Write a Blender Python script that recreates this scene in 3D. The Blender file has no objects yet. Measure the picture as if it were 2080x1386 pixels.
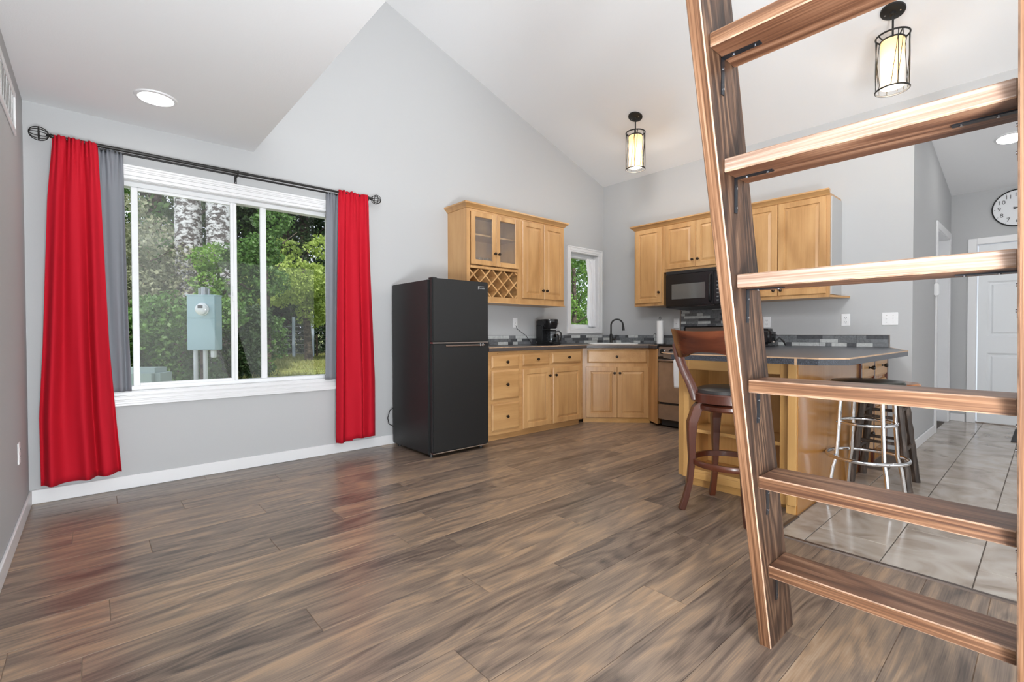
import bpy, bmesh, math, random
import numpy as np
from mathutils import Vector, Matrix
random.seed(7); RNG = np.random.default_rng(7)
S = bpy.context.scene
COL = S.collection
PI = math.pi

# ------------------------------------------------------------------ camera, world, lights, exposure
def make_camera():
    cd = bpy.data.cameras.new('camera'); co = bpy.data.objects.new('camera', cd); COL.objects.link(co)
    y, p, r = (math.radians(v) for v in (48.6143, -0.9122, -0.1327))
    F = Vector((math.cos(y)*math.cos(p), math.sin(y)*math.cos(p), math.sin(p)))
    R = Vector((math.sin(y), -math.cos(y), 0)); U = R.cross(F)
    R2 = R*math.cos(r) + U*math.sin(r); U2 = -R*math.sin(r) + U*math.cos(r)
    m = Matrix((R2, U2, -F)).transposed().to_4x4(); m.translation = (0, 0, 1.047)
    co.matrix_world = m
    cd.sensor_width = 36; cd.sensor_fit = 'HORIZONTAL'; cd.lens = 965.19/2080*36
    cd.clip_start = 0.05; cd.clip_end = 300
    S.camera = co
make_camera()

w = bpy.data.worlds.new('world'); S.world = w; w.use_nodes = True
bg = w.node_tree.nodes['Background']; bg.inputs[0].default_value = (0.80, 0.88, 1.0, 1); bg.inputs[1].default_value = 1.15

def sun(strength, direction, angle, color=(1, .95, .87)):
    l = bpy.data.lights.new('sun', 'SUN'); l.energy = strength; l.angle = angle; l.color = color
    o = bpy.data.objects.new('sun', l); COL.objects.link(o)
    o.rotation_euler = Vector(direction).to_track_quat('-Z', 'Y').to_euler()
def area(name, loc, target, sx, sy, power, color=(1, 1, 1)):
    l = bpy.data.lights.new(name, 'AREA'); l.shape = 'RECTANGLE'; l.size = sx; l.size_y = sy; l.energy = power; l.color = color
    o = bpy.data.objects.new(name, l); COL.objects.link(o); o.location = loc
    o.rotation_euler = (Vector(target)-Vector(loc)).to_track_quat('-Z', 'Y').to_euler()
def spot_point(name, loc, power, radius=.05, color=(1, .95, .88)):
    l = bpy.data.lights.new(name, 'POINT'); l.energy = power; l.shadow_soft_size = radius; l.color = color
    o = bpy.data.objects.new(name, l); COL.objects.link(o); o.location = loc
sun(3.0, (0.25, 0.72, -0.75), 0.03)
# unseen area fills added behind the camera, on the loft and in the hall
area('south_fill', (2.6, -2.55, 1.3), (2.6, 3.0, 1.3), 5.4, 2.4, 38, (0.96, 0.98, 1.0))  # added area light standing in for unseen windows
area('loft_up_fill', (0.25, 0.8, 2.95), (0.9, 0.8, 5.0), 1.0, 5.0, 21, (0.97, 0.99, 1.0))  # added on the loft, facing up, to brighten the sloping ceiling
area('loft_east_fill', (0.70, 1.1, 3.2), (5.3, 3.4, 1.2), 0.9, 0.8, 42, (0.98, 0.99, 1))  # added fill aimed at the kitchen corner
area('west_fill', (-0.03, -1.0, 1.5), (2.6, 3.0, 1.4), 0.42, 1.9, 31, (0.96, 0.985, 1.0))  # narrow added fill for the ladder and cabinet fronts
area('low_fill', (0.1, -0.9, 0.05), (-0.15, 0.6, 2.0), 0.75, 1.4, 235, (0.90, 0.96, 1.0))  # added floor-level fill that brightens the loft underside
area('hall_fill', (6.4, -2.45, 1.4), (6.4, 1.0, 1.2), 1.8, 2.0, 6.5, (0.98, 0.99, 1.0))  # unseen fill added for the hall
S.view_settings.view_transform = 'Standard'; S.view_settings.look = 'None'
S.view_settings.gamma = 1.0; S.view_settings.use_curve_mapping = False
S.view_settings.exposure = 0.38

# ------------------------------------------------------------------ materials
def mat_new(name):
    m = bpy.data.materials.new(name); m.use_nodes = True
    nt = m.node_tree; b = nt.nodes['Principled BSDF']
    return m, nt, b
def plain(name, col, rough=.5, metal=0., spec=.5, coat=0., bump=0., bscale=200., var=0., vscale=6.):
    m, nt, b = mat_new(name)
    b.inputs['Base Color'].default_value = (*col, 1); b.inputs['Roughness'].default_value = rough
    b.inputs['Metallic'].default_value = metal; b.inputs['Specular IOR Level'].default_value = spec
    b.inputs['Coat Weight'].default_value = coat
    N, L = nt.nodes, nt.links
    if bump or var:
        geo = N.new('ShaderNodeNewGeometry')
    if bump:
        n = N.new('ShaderNodeTexNoise'); n.inputs['Scale'].default_value = bscale; n.inputs['Detail'].default_value = 3
        L.new(geo.outputs['Position'], n.inputs['Vector'])
        bp = N.new('ShaderNodeBump'); bp.inputs['Strength'].default_value = bump; bp.inputs['Distance'].default_value = .002
        L.new(n.outputs['Fac'], bp.inputs['Height']); L.new(bp.outputs['Normal'], b.inputs['Normal'])
    if var:
        n = N.new('ShaderNodeTexNoise'); n.inputs['Scale'].default_value = vscale; n.inputs['Detail'].default_value = 4
        L.new(geo.outputs['Position'], n.inputs['Vector'])
        r = N.new('ShaderNodeValToRGB'); r.color_ramp.elements[0].position = .3; r.color_ramp.elements[1].position = .7
        r.color_ramp.elements[0].color = (*[c*(1-var) for c in col], 1); r.color_ramp.elements[1].color = (*[min(1, c*(1+var)) for c in col], 1)
        L.new(n.outputs['Fac'], r.inputs['Fac']); L.new(r.outputs['Color'], b.inputs['Base Color'])
    return m
def ramp(nt, stops):
    r = nt.nodes.new('ShaderNodeValToRGB'); cr = r.color_ramp
    while len(cr.elements) < len(stops): cr.elements.new(.5)
    for e, (p, c) in zip(cr.elements, stops): e.position = p; e.color = (*c, 1)
    return r
def wood(name, axis, stops, along=1.2, across=14., rings=5., ringmix=.5, rough=.35, bump=.15, fine=90., coat=0., rnd=True, objvar=.0, dist=.0, finew=.28, shear=0.):
    """procedural timber: long streaks, cathedral contour lines and fine pores along `axis`"""
    m, nt, b = mat_new(name); N, L = nt.nodes, nt.links
    geo = N.new('ShaderNodeNewGeometry'); oi = N.new('ShaderNodeObjectInfo')
    add = N.new('ShaderNodeVectorMath'); add.operation = 'ADD'
    cmb = N.new('ShaderNodeCombineXYZ')
    mu = N.new('ShaderNodeMath'); mu.operation = 'MULTIPLY'; mu.inputs[1].default_value = 37.0 if rnd else 0.
    L.new(oi.outputs['Random'], mu.inputs[0])
    for k in range(3): L.new(mu.outputs[0], cmb.inputs[k])
    if shear:      # follow the lean of a tilted timber
        sp = N.new('ShaderNodeSeparateXYZ'); cb = N.new('ShaderNodeCombineXYZ'); ms = N.new('ShaderNodeMath'); ms.operation = 'MULTIPLY_ADD'; ms.inputs[1].default_value = shear
        L.new(geo.outputs['Position'], sp.inputs[0]); L.new(sp.outputs['Z'], ms.inputs[0]); L.new(sp.outputs['X'], ms.inputs[2])
        L.new(ms.outputs[0], cb.inputs[0]); L.new(sp.outputs['Y'], cb.inputs[1]); L.new(sp.outputs['Z'], cb.inputs[2]); L.new(cb.outputs[0], add.inputs[0])
    else: L.new(geo.outputs['Position'], add.inputs[0])
    L.new(cmb.outputs[0], add.inputs[1])
    def stretched(al, ac):
        s = N.new('ShaderNodeVectorMath'); s.operation = 'MULTIPLY'
        v = [ac, ac, ac]; v['XYZ'.index(axis)] = al; s.inputs[1].default_value = v
        L.new(add.outputs[0], s.inputs[0]); return s
    s1 = stretched(along, across)
    n1 = N.new('ShaderNodeTexNoise'); n1.inputs['Scale'].default_value = 1; n1.inputs['Detail'].default_value = 6; n1.inputs['Roughness'].default_value = .62
    n1.inputs['Distortion'].default_value = dist
    L.new(s1.outputs[0], n1.inputs['Vector'])
    s2 = stretched(along*.55, across*.38)
    n2 = N.new('ShaderNodeTexNoise'); n2.inputs['Scale'].default_value = 1; n2.inputs['Detail'].default_value = 1.5; n2.inputs['Distortion'].default_value = .3
    L.new(s2.outputs[0], n2.inputs['Vector'])
    k = N.new('ShaderNodeMath'); k.operation = 'MULTIPLY'; k.inputs[1].default_value = rings*2*PI; L.new(n2.outputs['Fac'], k.inputs[0])
    sn = N.new('ShaderNodeMath'); sn.operation = 'SINE'; L.new(k.outputs[0], sn.inputs[0])
    half = N.new('ShaderNodeMath'); half.operation = 'MULTIPLY_ADD'; half.inputs[1].default_value = .5; half.inputs[2].default_value = .5; L.new(sn.outputs[0], half.inputs[0])
    s3 = stretched(fine*.016, fine)
    n3 = N.new('ShaderNodeTexNoise'); n3.inputs['Scale'].default_value = 1; n3.inputs['Detail'].default_value = 2; L.new(s3.outputs[0], n3.inputs['Vector'])
    mx = N.new('ShaderNodeMath'); mx.operation = 'MULTIPLY'; mx.inputs[1].default_value = ringmix; L.new(half.outputs[0], mx.inputs[0])
    m2 = N.new('ShaderNodeMath'); m2.operation = 'MULTIPLY_ADD'; m2.inputs[1].default_value = 1-ringmix; L.new(n1.outputs['Fac'], m2.inputs[0]); L.new(mx.outputs[0], m2.inputs[2])
    m3 = N.new('ShaderNodeMath'); m3.operation = 'MULTIPLY_ADD'; m3.inputs[1].default_value = finew; L.new(n3.outputs['Fac'], m3.inputs[0]); L.new(m2.outputs[0], m3.inputs[2])
    m4 = N.new('ShaderNodeMath'); m4.operation = 'SUBTRACT'; m4.inputs[1].default_value = finew*.5; L.new(m3.outputs[0], m4.inputs[0])
    last = m4
    if objvar:
        ov = N.new('ShaderNodeMath'); ov.operation = 'MULTIPLY_ADD'; ov.inputs[1].default_value = objvar; L.new(oi.outputs['Random'], ov.inputs[0])
        o2 = N.new('ShaderNodeMath'); o2.operation = 'SUBTRACT'; o2.inputs[1].default_value = objvar*.5
        L.new(last.outputs[0], ov.inputs[2]); L.new(ov.outputs[0], o2.inputs[0]); last = o2
    r = ramp(nt, stops); L.new(last.outputs[0], r.inputs['Fac']); L.new(r.outputs['Color'], b.inputs['Base Color'])
    b.inputs['Roughness'].default_value = rough; b.inputs['Coat Weight'].default_value = coat; b.inputs['Coat Roughness'].default_value = .15
    if bump:
        bp = N.new('ShaderNodeBump'); bp.inputs['Strength'].default_value = bump; bp.inputs['Distance'].default_value = .003
        L.new(m3.outputs[0], bp.inputs['Height']); L.new(bp.outputs['Normal'], b.inputs['Normal'])
    return m
MAPLE = [(.2, (.40, .205, .072)), (.45, (.535, .295, .118)), (.62, (.60, .345, .145)), (.85, (.66, .40, .185))]
maple = {a: wood('maple_'+a, a, MAPLE, along=1.6, across=9., rings=3, ringmix=.22, rough=.34, bump=.04, fine=120, coat=.12, objvar=.1) for a in 'XYZ'}
MAPLEP = [(.2, (.50, .265, .075)), (.5, (.64, .36, .125)), (.85, (.72, .44, .17))]
maplep = {a: wood('honey_maple_'+a, a, MAPLEP, along=1.3, across=6., rings=2, ringmix=.2, rough=.33, bump=.03, fine=120, coat=.2, objvar=.05) for a in 'XYZ'}
lacquer = wood('orange_lacquered_veneer', 'Z', [(.2, (.36, .155, .036)), (.5, (.46, .21, .055)), (.8, (.53, .26, .075))], along=.8, across=5, rings=2, ringmix=.15, rough=.22, bump=.02, coat=.4)
PL = [(.20, (.065, .050, .043)), (.34, (.145, .106, .083)), (.45, (.215, .158, .120)), (.55, (.285, .205, .148)), (.65, (.39, .26, .165)), (.80, (.46, .34, .24))]
plankm = wood('dark_laminate_plank', 'X', PL, along=1.9, across=15., rings=11, ringmix=.12, rough=.30, bump=.06, fine=260, objvar=.20, dist=.8, finew=.36)
LF = [(.2, (.072, .027, .012)), (.42, (.155, .070, .033)), (.58, (.265, .132, .068)), (.8, (.43, .26, .16))]  # ladder front faces lighter: part wear, part flash light in the colour
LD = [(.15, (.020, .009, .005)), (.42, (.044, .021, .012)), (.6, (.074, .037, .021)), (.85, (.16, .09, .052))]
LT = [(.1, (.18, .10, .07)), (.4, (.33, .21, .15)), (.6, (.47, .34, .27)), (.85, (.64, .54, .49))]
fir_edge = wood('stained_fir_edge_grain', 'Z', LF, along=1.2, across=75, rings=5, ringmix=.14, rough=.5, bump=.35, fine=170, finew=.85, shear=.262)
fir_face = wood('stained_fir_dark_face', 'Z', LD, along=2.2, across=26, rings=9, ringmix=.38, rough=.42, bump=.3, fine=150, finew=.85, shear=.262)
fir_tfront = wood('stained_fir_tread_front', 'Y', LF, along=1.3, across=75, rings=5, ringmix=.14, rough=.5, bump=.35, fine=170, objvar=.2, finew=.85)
fir_tpale = wood('worn_flash_lit_fir_tread_front', 'Y', LT, along=1.3, across=75, rings=5, ringmix=.14, rough=.55, bump=.35, fine=170, objvar=.15, finew=.85)  # palest treads: real wear plus flash light put into the colour
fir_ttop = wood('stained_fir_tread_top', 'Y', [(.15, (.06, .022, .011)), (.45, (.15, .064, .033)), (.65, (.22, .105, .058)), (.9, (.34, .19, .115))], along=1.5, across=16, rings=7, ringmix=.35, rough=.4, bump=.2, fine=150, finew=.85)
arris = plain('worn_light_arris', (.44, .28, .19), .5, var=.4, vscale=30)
mahog = wood('red_brown_stool_wood', 'Z', [(.2, (.055, .013, .006)), (.5, (.095, .024, .011)), (.8, (.15, .042, .018))], along=2, across=12, rings=3, ringmix=.2, rough=.28, bump=.03, coat=.3)
barkwood = wood('dark_weathered_log', 'Z', [(.2, (.018, .012, .010)), (.5, (.05, .035, .027)), (.7, (.12, .085, .065)), (.9, (.25, .19, .15))], along=6, across=50, rings=3, ringmix=.2, rough=.55, bump=.5)
orangewood = wood('orange_round_seat', 'X', [(.2, (.22, .07, .02)), (.6, (.40, .15, .05)), (.9, (.5, .22, .08))], along=2, across=16, rough=.25, bump=.02, coat=.3)
wallm = plain('light_grey_wall_paint', (.50, .505, .51), .65, spec=.15, bump=.12, bscale=160)
ceilm = plain('white_ceiling_paint', (.84, .845, .855), .7, bump=.25, bscale=120)
trimm = plain('white_trim_paint', (.78, .78, .79), .35)
vinyl = plain('white_vinyl', (.80, .81, .82), .35)
doorm = plain('white_door_paint', (.76, .78, .80), .4)
plate = plain('white_plastic_plate', (.85, .85, .86), .35)
slot = plain('dark_slot', (.08, .08, .08), .5)
blackp = plain('black_gloss_plastic', (.012, .012, .013), .18)
blackm = plain('black_satin_plastic', (.02, .02, .021), .4)
fridgem = plain('black_fridge_enamel', (.013, .0135, .014), .46, bump=.1, bscale=500)
ironm = plain('matte_black_iron', (.022, .021, .020), .45, metal=.3)
bronze = plain('oil_rubbed_bronze', (.055, .04, .03), .35, metal=.8)
chrome = plain('polished_chrome', (.75, .76, .78), .1, metal=1.)
steel = plain('brushed_stainless', (.44, .39, .36), .3, metal=1., var=.08, vscale=14)
bracketm = plain('dark_steel_bracket', (.05, .055, .065), .3, metal=.8)
screwm = plain('bright_screw', (.6, .6, .62), .25, metal=1.)
leather = plain('black_leather', (.022, .019, .018), .32, bump=.2, bscale=300)
olive_leather = plain('dark_olive_vinyl', (.022, .024, .018), .22)
paper = plain('white_paper', (.86, .86, .86), .8, bump=.3, bscale=300)
towelm = plain('white_towel', (.84, .85, .87), .9, bump=.5, bscale=500)
sinkm = plain('white_enamel', (.83, .82, .80), .2)
matm = plain('dark_grey_mat', (.045, .045, .047), .9, bump=.4, bscale=400)
redc = plain('red_curtain_cloth', (.50, .008, .022), .8, bump=.15, bscale=700, spec=.2)
greyc = plain('grey_curtain_cloth', (.215, .225, .25), .85, spec=.2)
whitec = plain('white_curtain_cloth', (.84, .84, .86), .85)
meterm = plain('blue_grey_painted_metal', (.36, .50, .53), .45)
utilm = plain('grey_green_cabinet', (.34, .42, .40), .5)
pvc = plain('white_conduit', (.75, .77, .78), .4)
countm = None
def speckle(name, base, dark, light, rough, sc=420):
    m, nt, b = mat_new(name); N, L = nt.nodes, nt.links
    g = N.new('ShaderNodeNewGeometry'); n = N.new('ShaderNodeTexNoise'); n.inputs['Scale'].default_value = sc; n.inputs['Detail'].default_value = 1
    L.new(g.outputs['Position'], n.inputs['Vector'])
    r = ramp(nt, [(.33, dark), (.45, base), (.58, base), (.68, light)]); L.new(n.outputs['Fac'], r.inputs['Fac']); L.new(r.outputs['Color'], b.inputs['Base Color'])
    b.inputs['Roughness'].default_value = rough
    return m
countm = speckle('charcoal_laminate', (.050, .053, .062), (.02, .02, .024), (.14, .16, .21), .3)
countb = speckle('brown_grey_laminate', (.085, .07, .066), (.05, .04, .04), (.13, .115, .11), .3)
woodedge = plain('bare_wood_counter_edge', (.55, .36, .22), .4, var=.15, vscale=20)
def stonemat(name, c1, c2, rough=.35, sc=30):
    m, nt, b = mat_new(name); N, L = nt.nodes, nt.links
    g = N.new('ShaderNodeNewGeometry'); n = N.new('ShaderNodeTexNoise'); n.inputs['Scale'].default_value = sc; n.inputs['Detail'].default_value = 6; n.inputs['Distortion'].default_value = 1
    L.new(g.outputs['Position'], n.inputs['Vector'])
    r = ramp(nt, [(.3, c1), (.7, c2)]); L.new(n.outputs['Fac'], r.inputs['Fac']); L.new(r.outputs['Color'], b.inputs['Base Color']); b.inputs['Roughness'].default_value = rough
    return m
MOS = [stonemat('mosaic_dark', (.07, .073, .08), (.11, .115, .125)), stonemat('mosaic_mid', (.13, .14, .15), (.25, .26, .27), sc=60),
       stonemat('mosaic_pale', (.50, .52, .52), (.68, .70, .69)), stonemat('mosaic_grey', (.17, .18, .19), (.25, .26, .275))]
grout = plain('mosaic_grout', (.18, .18, .19), .8)
def tilemat():
    m, nt, b = mat_new('beige_marble_tile'); N, L = nt.nodes, nt.links
    g = N.new('ShaderNodeNewGeometry'); oi = N.new('ShaderNodeObjectInfo')
    mu = N.new('ShaderNodeMath'); mu.operation = 'MULTIPLY'; mu.inputs[1].default_value = 23; L.new(oi.outputs['Random'], mu.inputs[0])
    c = N.new('ShaderNodeCombineXYZ')
    for k in range(3): L.new(mu.outputs[0], c.inputs[k])
    a = N.new('ShaderNodeVectorMath'); a.operation = 'ADD'; L.new(g.outputs['Position'], a.inputs[0]); L.new(c.outputs[0], a.inputs[1])
    n = N.new('ShaderNodeTexNoise'); n.inputs['Scale'].default_value = 3.2; n.inputs['Detail'].default_value = 7; n.inputs['Distortion'].default_value = 1.6
    L.new(a.outputs[0], n.inputs['Vector'])
    r = ramp(nt, [(.28, (.22, .165, .12)), (.42, (.36, .30, .25)), (.55, (.44, .385, .33)), (.75, (.52, .47, .42))])
    L.new(n.outputs['Fac'], r.inputs['Fac']); L.new(r.outputs['Color'], b.inputs['Base Color']); b.inputs['Roughness'].default_value = .16
    return m
tilem = tilemat()
tgrout = plain('dark_tile_grout', (.12, .10, .085), .9)
underm = plain('pale_joint_bed', (.30, .21, .15), .8)
def glassmat(name='window_glass', tint=(1, 1, 1), refl=.08, haze=0.):
    m = bpy.data.materials.new(name); m.use_nodes = True; nt = m.node_tree; N, L = nt.nodes, nt.links; N.clear()
    o = N.new('ShaderNodeOutputMaterial'); t = N.new('ShaderNodeBsdfTransparent'); t.inputs[0].default_value = (*tint, 1)
    g = N.new('ShaderNodeBsdfGlossy'); g.inputs['Roughness'].default_value = .02
    lw = N.new('ShaderNodeLayerWeight'); pw = N.new('ShaderNodeMath'); pw.operation = 'POWER'; pw.inputs[1].default_value = 5; L.new(lw.outputs['Facing'], pw.inputs[0])
    f = N.new('ShaderNodeMath'); f.operation = 'MULTIPLY_ADD'; f.inputs[1].default_value = .9; f.inputs[2].default_value = .025; L.new(pw.outputs[0], f.inputs[0])
    mx = N.new('ShaderNodeMixShader'); L.new(f.outputs[0], mx.inputs[0]); L.new(t.outputs[0], mx.inputs[1]); L.new(g.outputs[0], mx.inputs[2])
    if haze:
        d = N.new('ShaderNodeBsdfDiffuse'); d.inputs[0].default_value = (.8, .8, .8, 1)
        m2 = N.new('ShaderNodeMixShader'); m2.inputs[0].default_value = haze
        L.new(mx.outputs[0], m2.inputs[1]); L.new(d.outputs[0], m2.inputs[2]); L.new(m2.outputs[0], o.inputs[0])
    else: L.new(mx.outputs[0], o.inputs[0])
    return m
glass = glassmat(); hazed = glassmat('reflection_haze_glass', haze=.035); cabglass = glassmat('cabinet_glass', (.94, .95, .95), haze=.06); clearg = glassmat('drinking_glass', (.9, .92, .94))  # left pane haze: diffuse veil painting in the room's reflection
def emis(name, col, st):
    m, nt, b = mat_new(name); b.inputs['Base Color'].default_value = (*col, 1); b.inputs['Emission Color'].default_value = (*col, 1); b.inputs['Emission Strength'].default_value = st; return m
ledm = emis('lit_diffuser', (1, .98, .95), 22.0)
bulbm = emis('lit_bulb', (1, .84, .60), 26.)
def shademat():
    m = bpy.data.materials.new('amber_glass_shade'); m.use_nodes = True; nt = m.node_tree; N, L = nt.nodes, nt.links; N.clear()
    o = N.new('ShaderNodeOutputMaterial'); t = N.new('ShaderNodeBsdfTranslucent'); t.inputs[0].default_value = (.96, .86, .66, 1)
    d = N.new('ShaderNodeBsdfDiffuse'); d.inputs[0].default_value = (.85, .70, .46, 1)
    e = N.new('ShaderNodeEmission'); e.inputs[0].default_value = (1, .74, .40, 1); e.inputs[1].default_value = .20
    mx = N.new('ShaderNodeMixShader'); mx.inputs[0].default_value = .6; L.new(d.outputs[0], mx.inputs[1]); L.new(t.outputs[0], mx.inputs[2])
    ad = N.new('ShaderNodeAddShader'); L.new(mx.outputs[0], ad.inputs[0]); L.new(e.outputs[0], ad.inputs[1]); L.new(ad.outputs[0], o.inputs[0])
    return m
shadem = shademat()
def leafmat(name, c1, c2, sc=1.3, trans=.3):
    m, nt, b = mat_new(name); N, L = nt.nodes, nt.links
    g = N.new('ShaderNodeNewGeometry'); n = N.new('ShaderNodeTexNoise'); n.inputs['Scale'].default_value = sc*6; n.inputs['Detail'].default_value = 4
    L.new(g.outputs['Position'], n.inputs['Vector']); r = ramp(nt, [(.3, c1), (.7, c2)]); L.new(n.outputs['Fac'], r.inputs['Fac'])
    L.new(r.outputs['Color'], b.inputs['Base Color']); b.inputs['Roughness'].default_value = .5
    t = N.new('ShaderNodeBsdfTranslucent'); L.new(r.outputs['Color'], t.inputs[0])
    mx = N.new('ShaderNodeMixShader'); mx.inputs[0].default_value = trans; L.new(b.outputs[0], mx.inputs[1]); L.new(t.outputs[0], mx.inputs[2])
    L.new(mx.outputs[0], N['Material Output'].inputs[0]); return m
def barkmat(name, white, dark, sc=1.):
    m, nt, b = mat_new(name); N, L = nt.nodes, nt.links
    g = N.new('ShaderNodeNewGeometry'); s = N.new('ShaderNodeVectorMath'); s.operation = 'MULTIPLY'; s.inputs[1].default_value = (9*sc, 9*sc, 16*sc)
    L.new(g.outputs['Position'], s.inputs[0]); n = N.new('ShaderNodeTexNoise'); n.inputs['Scale'].default_value = 1; n.inputs['Detail'].default_value = 8; n.inputs['Roughness'].default_value = .7
    L.new(s.outputs[0], n.inputs['Vector']); r = ramp(nt, [(.46, dark), (.55, white)]); L.new(n.outputs['Fac'], r.inputs['Fac']); L.new(r.outputs['Color'], b.inputs['Base Color'])
    b.inputs['Roughness'].default_value = .9
    bp = N.new('ShaderNodeBump'); bp.inputs['Distance'].default_value = .03; L.new(n.outputs['Fac'], bp.inputs['Height']); L.new(bp.outputs['Normal'], b.inputs['Normal'])
    return m
birch = barkmat('pale_birch_bark', (.60, .62, .63), (.07, .06, .055))
brownbark = barkmat('brown_bark', (.16, .12, .09), (.06, .045, .035))

# ------------------------------------------------------------------ mesh helpers
ORG = {}
class G:
    def __init__(s, T=None): s.bm = bmesh.new(); s.T = T; s.mi = 0
    def _merge(s, b2, mi=None):
        me = bpy.data.meshes.new('tmp'); b2.to_mesh(me); b2.free()
        n0 = len(s.bm.faces); s.bm.from_mesh(me); bpy.data.meshes.remove(me)
        if mi is not None:
            s.bm.faces.ensure_lookup_table()
            for f in s.bm.faces[n0:]: f.material_index = mi
    def box(s, x0, x1, y0, y1, z0, z1, bev=0., mi=0, seg=1):
        b = bmesh.new(); r = bmesh.ops.create_cube(b, size=1)
        for v in b.verts: v.co = Vector(((x0+x1)/2+v.co.x*(x1-x0), (y0+y1)/2+v.co.y*(y1-y0), (z0+z1)/2+v.co.z*(z1-z0)))
        if bev: bmesh.ops.bevel(b, geom=b.edges[:], offset=min(bev, .45*min(abs(x1-x0), abs(y1-y0), abs(z1-z0))), segments=seg, affect='EDGES')
        s._merge(b, mi); return s
    def prism(s, pts, axis, a, b_, mi=0, bev=0.):
        b = bmesh.new(); ax = 'xyz'.index(axis); o = [i for i in range(3) if i != ax]
        def mk(p, t):
            c = [0, 0, 0]; c[ax] = t; c[o[0]] = p[0]; c[o[1]] = p[1]; return b.verts.new(c)
        lo = [mk(p, a) for p in pts]; hi = [mk(p, b_) for p in pts]; n = len(pts)
        b.faces.new(lo); b.faces.new(hi[::-1])
        for i in range(n): b.faces.new((lo[i], hi[i], hi[(i+1) % n], lo[(i+1) % n]))
        bmesh.ops.recalc_face_normals(b, faces=b.faces[:])
        if bev: bmesh.ops.bevel(b, geom=b.edges[:], offset=bev, segments=1, affect='EDGES')
        s._merge(b, mi); return s
    def tube(s, pts, r, seg=10, closed=False, mi=0, flat=None, up=None):
        """swept tube; r number or list; flat=(w,h) gives an elliptical/flat section"""
        pts = [Vector(p) for p in pts]; n = len(pts); rs = r if isinstance(r, (list, tuple)) else [r]*n
        b = bmesh.new(); rings = []; prev = None; up = Vector((0, 0, 1)) if up is None else Vector(up)
        for i, p in enumerate(pts):
            if closed: t = pts[(i+1) % n]-pts[i-1]
            else: t = pts[min(i+1, n-1)]-pts[max(i-1, 0)]
            t.normalize()
            if prev is None:
                a = t.cross(up)
                if a.length < 1e-3: a = t.cross(Vector((0, 1, 0)))
                a.normalize()
            else:
                a = prev - t*prev.dot(t); a.normalize()
            prev = a; c = t.cross(a); ring = []
            for k in range(seg):
                th = 2*PI*(k+.5)/seg
                if flat: d = a*(math.cos(th)*rs[i]*flat[0])+c*(math.sin(th)*rs[i]*flat[1])
                else: d = a*(math.cos(th)*rs[i])+c*(math.sin(th)*rs[i])
                ring.append(b.verts.new(p+d))
            rings.append(ring)
        m = n if closed else n-1
        for i in range(m):
            A, B = rings[i], rings[(i+1) % n]
            for k in range(seg): b.faces.new((A[k], A[(k+1) % seg], B[(k+1) % seg], B[k]))
        if not closed: b.faces.new(rings[0][::-1]); b.faces.new(rings[-1])
        bmesh.ops.recalc_face_normals(b, faces=b.faces[:])
        s._merge(b, mi); return s
    def cyl(s, p0, p1, r, seg=16, r2=None, mi=0): return s.tube([p0, p1], [r, r if r2 is None else r2], seg, mi=mi)
    def lathe(s, prof, c=(0, 0, 0), seg=24, d=(0, 0, 1), mi=0):
        q = Vector((0, 0, 1)).rotation_difference(Vector(d).normalized()).to_matrix(); c = Vector(c)
        b = bmesh.new(); rings = []
        for r, z in prof:
            if r < 1e-6: rings.append([b.verts.new(c+q@Vector((0, 0, z)))])
            else: rings.append([b.verts.new(c+q@Vector((r*math.cos(2*PI*k/seg), r*math.sin(2*PI*k/seg), z))) for k in range(seg)])
        for A, B in zip(rings, rings[1:]):
            if len(A) == 1 and len(B) == 1: continue
            for k in range(seg):
                k2 = (k+1) % seg
                if len(A) == 1: b.faces.new((A[0], B[k], B[k2]))
                elif len(B) == 1: b.faces.new((A[k], A[k2], B[0]))
                else: b.faces.new((A[k], A[k2], B[k2], B[k]))
        bmesh.ops.recalc_face_normals(b, faces=b.faces[:])
        s._merge(b, mi); return s
    def ring(s, c, R, r, seg=40, sec=8, mi=0, flat=None, n=(0, 0, 1)):
        q = Vector((0, 0, 1)).rotation_difference(Vector(n).normalized()).to_matrix(); c = Vector(c)
        return s.tube([c+q@Vector((R*math.cos(2*PI*k/seg), R*math.sin(2*PI*k/seg), 0)) for k in range(seg)], r, sec, closed=True, mi=mi, flat=flat)
    def loops(s, rects, close=True, mi=0):
        """nested rectangles (u0,u1,v0,v1,w) joined ring to ring"""
        b = bmesh.new(); L = []
        for u0, u1, v0, v1, w_ in rects: L.append([b.verts.new(p) for p in ((u0, v0, w_), (u1, v0, w_), (u1, v1, w_), (u0, v1, w_))])
        for A, B in zip(L, L[1:]):
            for k in range(4): b.faces.new((A[k], A[(k+1) % 4], B[(k+1) % 4], B[k]))
        if close: b.faces.new(L[-1]); b.faces.new(L[0][::-1])
        s._merge(b, mi); return s
    def mesh(s, verts, faces, mi=0):
        b = bmesh.new(); vs = [b.verts.new(v) for v in verts]
        for f in faces: b.faces.new([vs[i] for i in f])
        s._merge(b, mi); return s
    def build(s, name, mats, parent=None, smooth=False, org=None, label=None):
        if s.T is not None: s.bm.transform(s.T)
        if parent is not None: org = ORG[parent.name]
        elif org is None:
            co = [v.co for v in s.bm.verts]
            org = Vector(((min(c.x for c in co)+max(c.x for c in co))/2, (min(c.y for c in co)+max(c.y for c in co))/2, min(c.z for c in co)))
        org = Vector(org); s.bm.transform(Matrix.Translation(-org))
        me = bpy.data.meshes.new(name); s.bm.to_mesh(me); s.bm.free()
        for m in (mats if isinstance(mats, (list, tuple)) else [mats]): me.materials.append(m)
        if smooth:
            for p in me.polygons: p.use_smooth = True
            try: me.set_sharp_from_angle(angle=math.radians(38))
            except Exception: pass
        o = bpy.data.objects.new(name, me); COL.objects.link(o)
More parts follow.
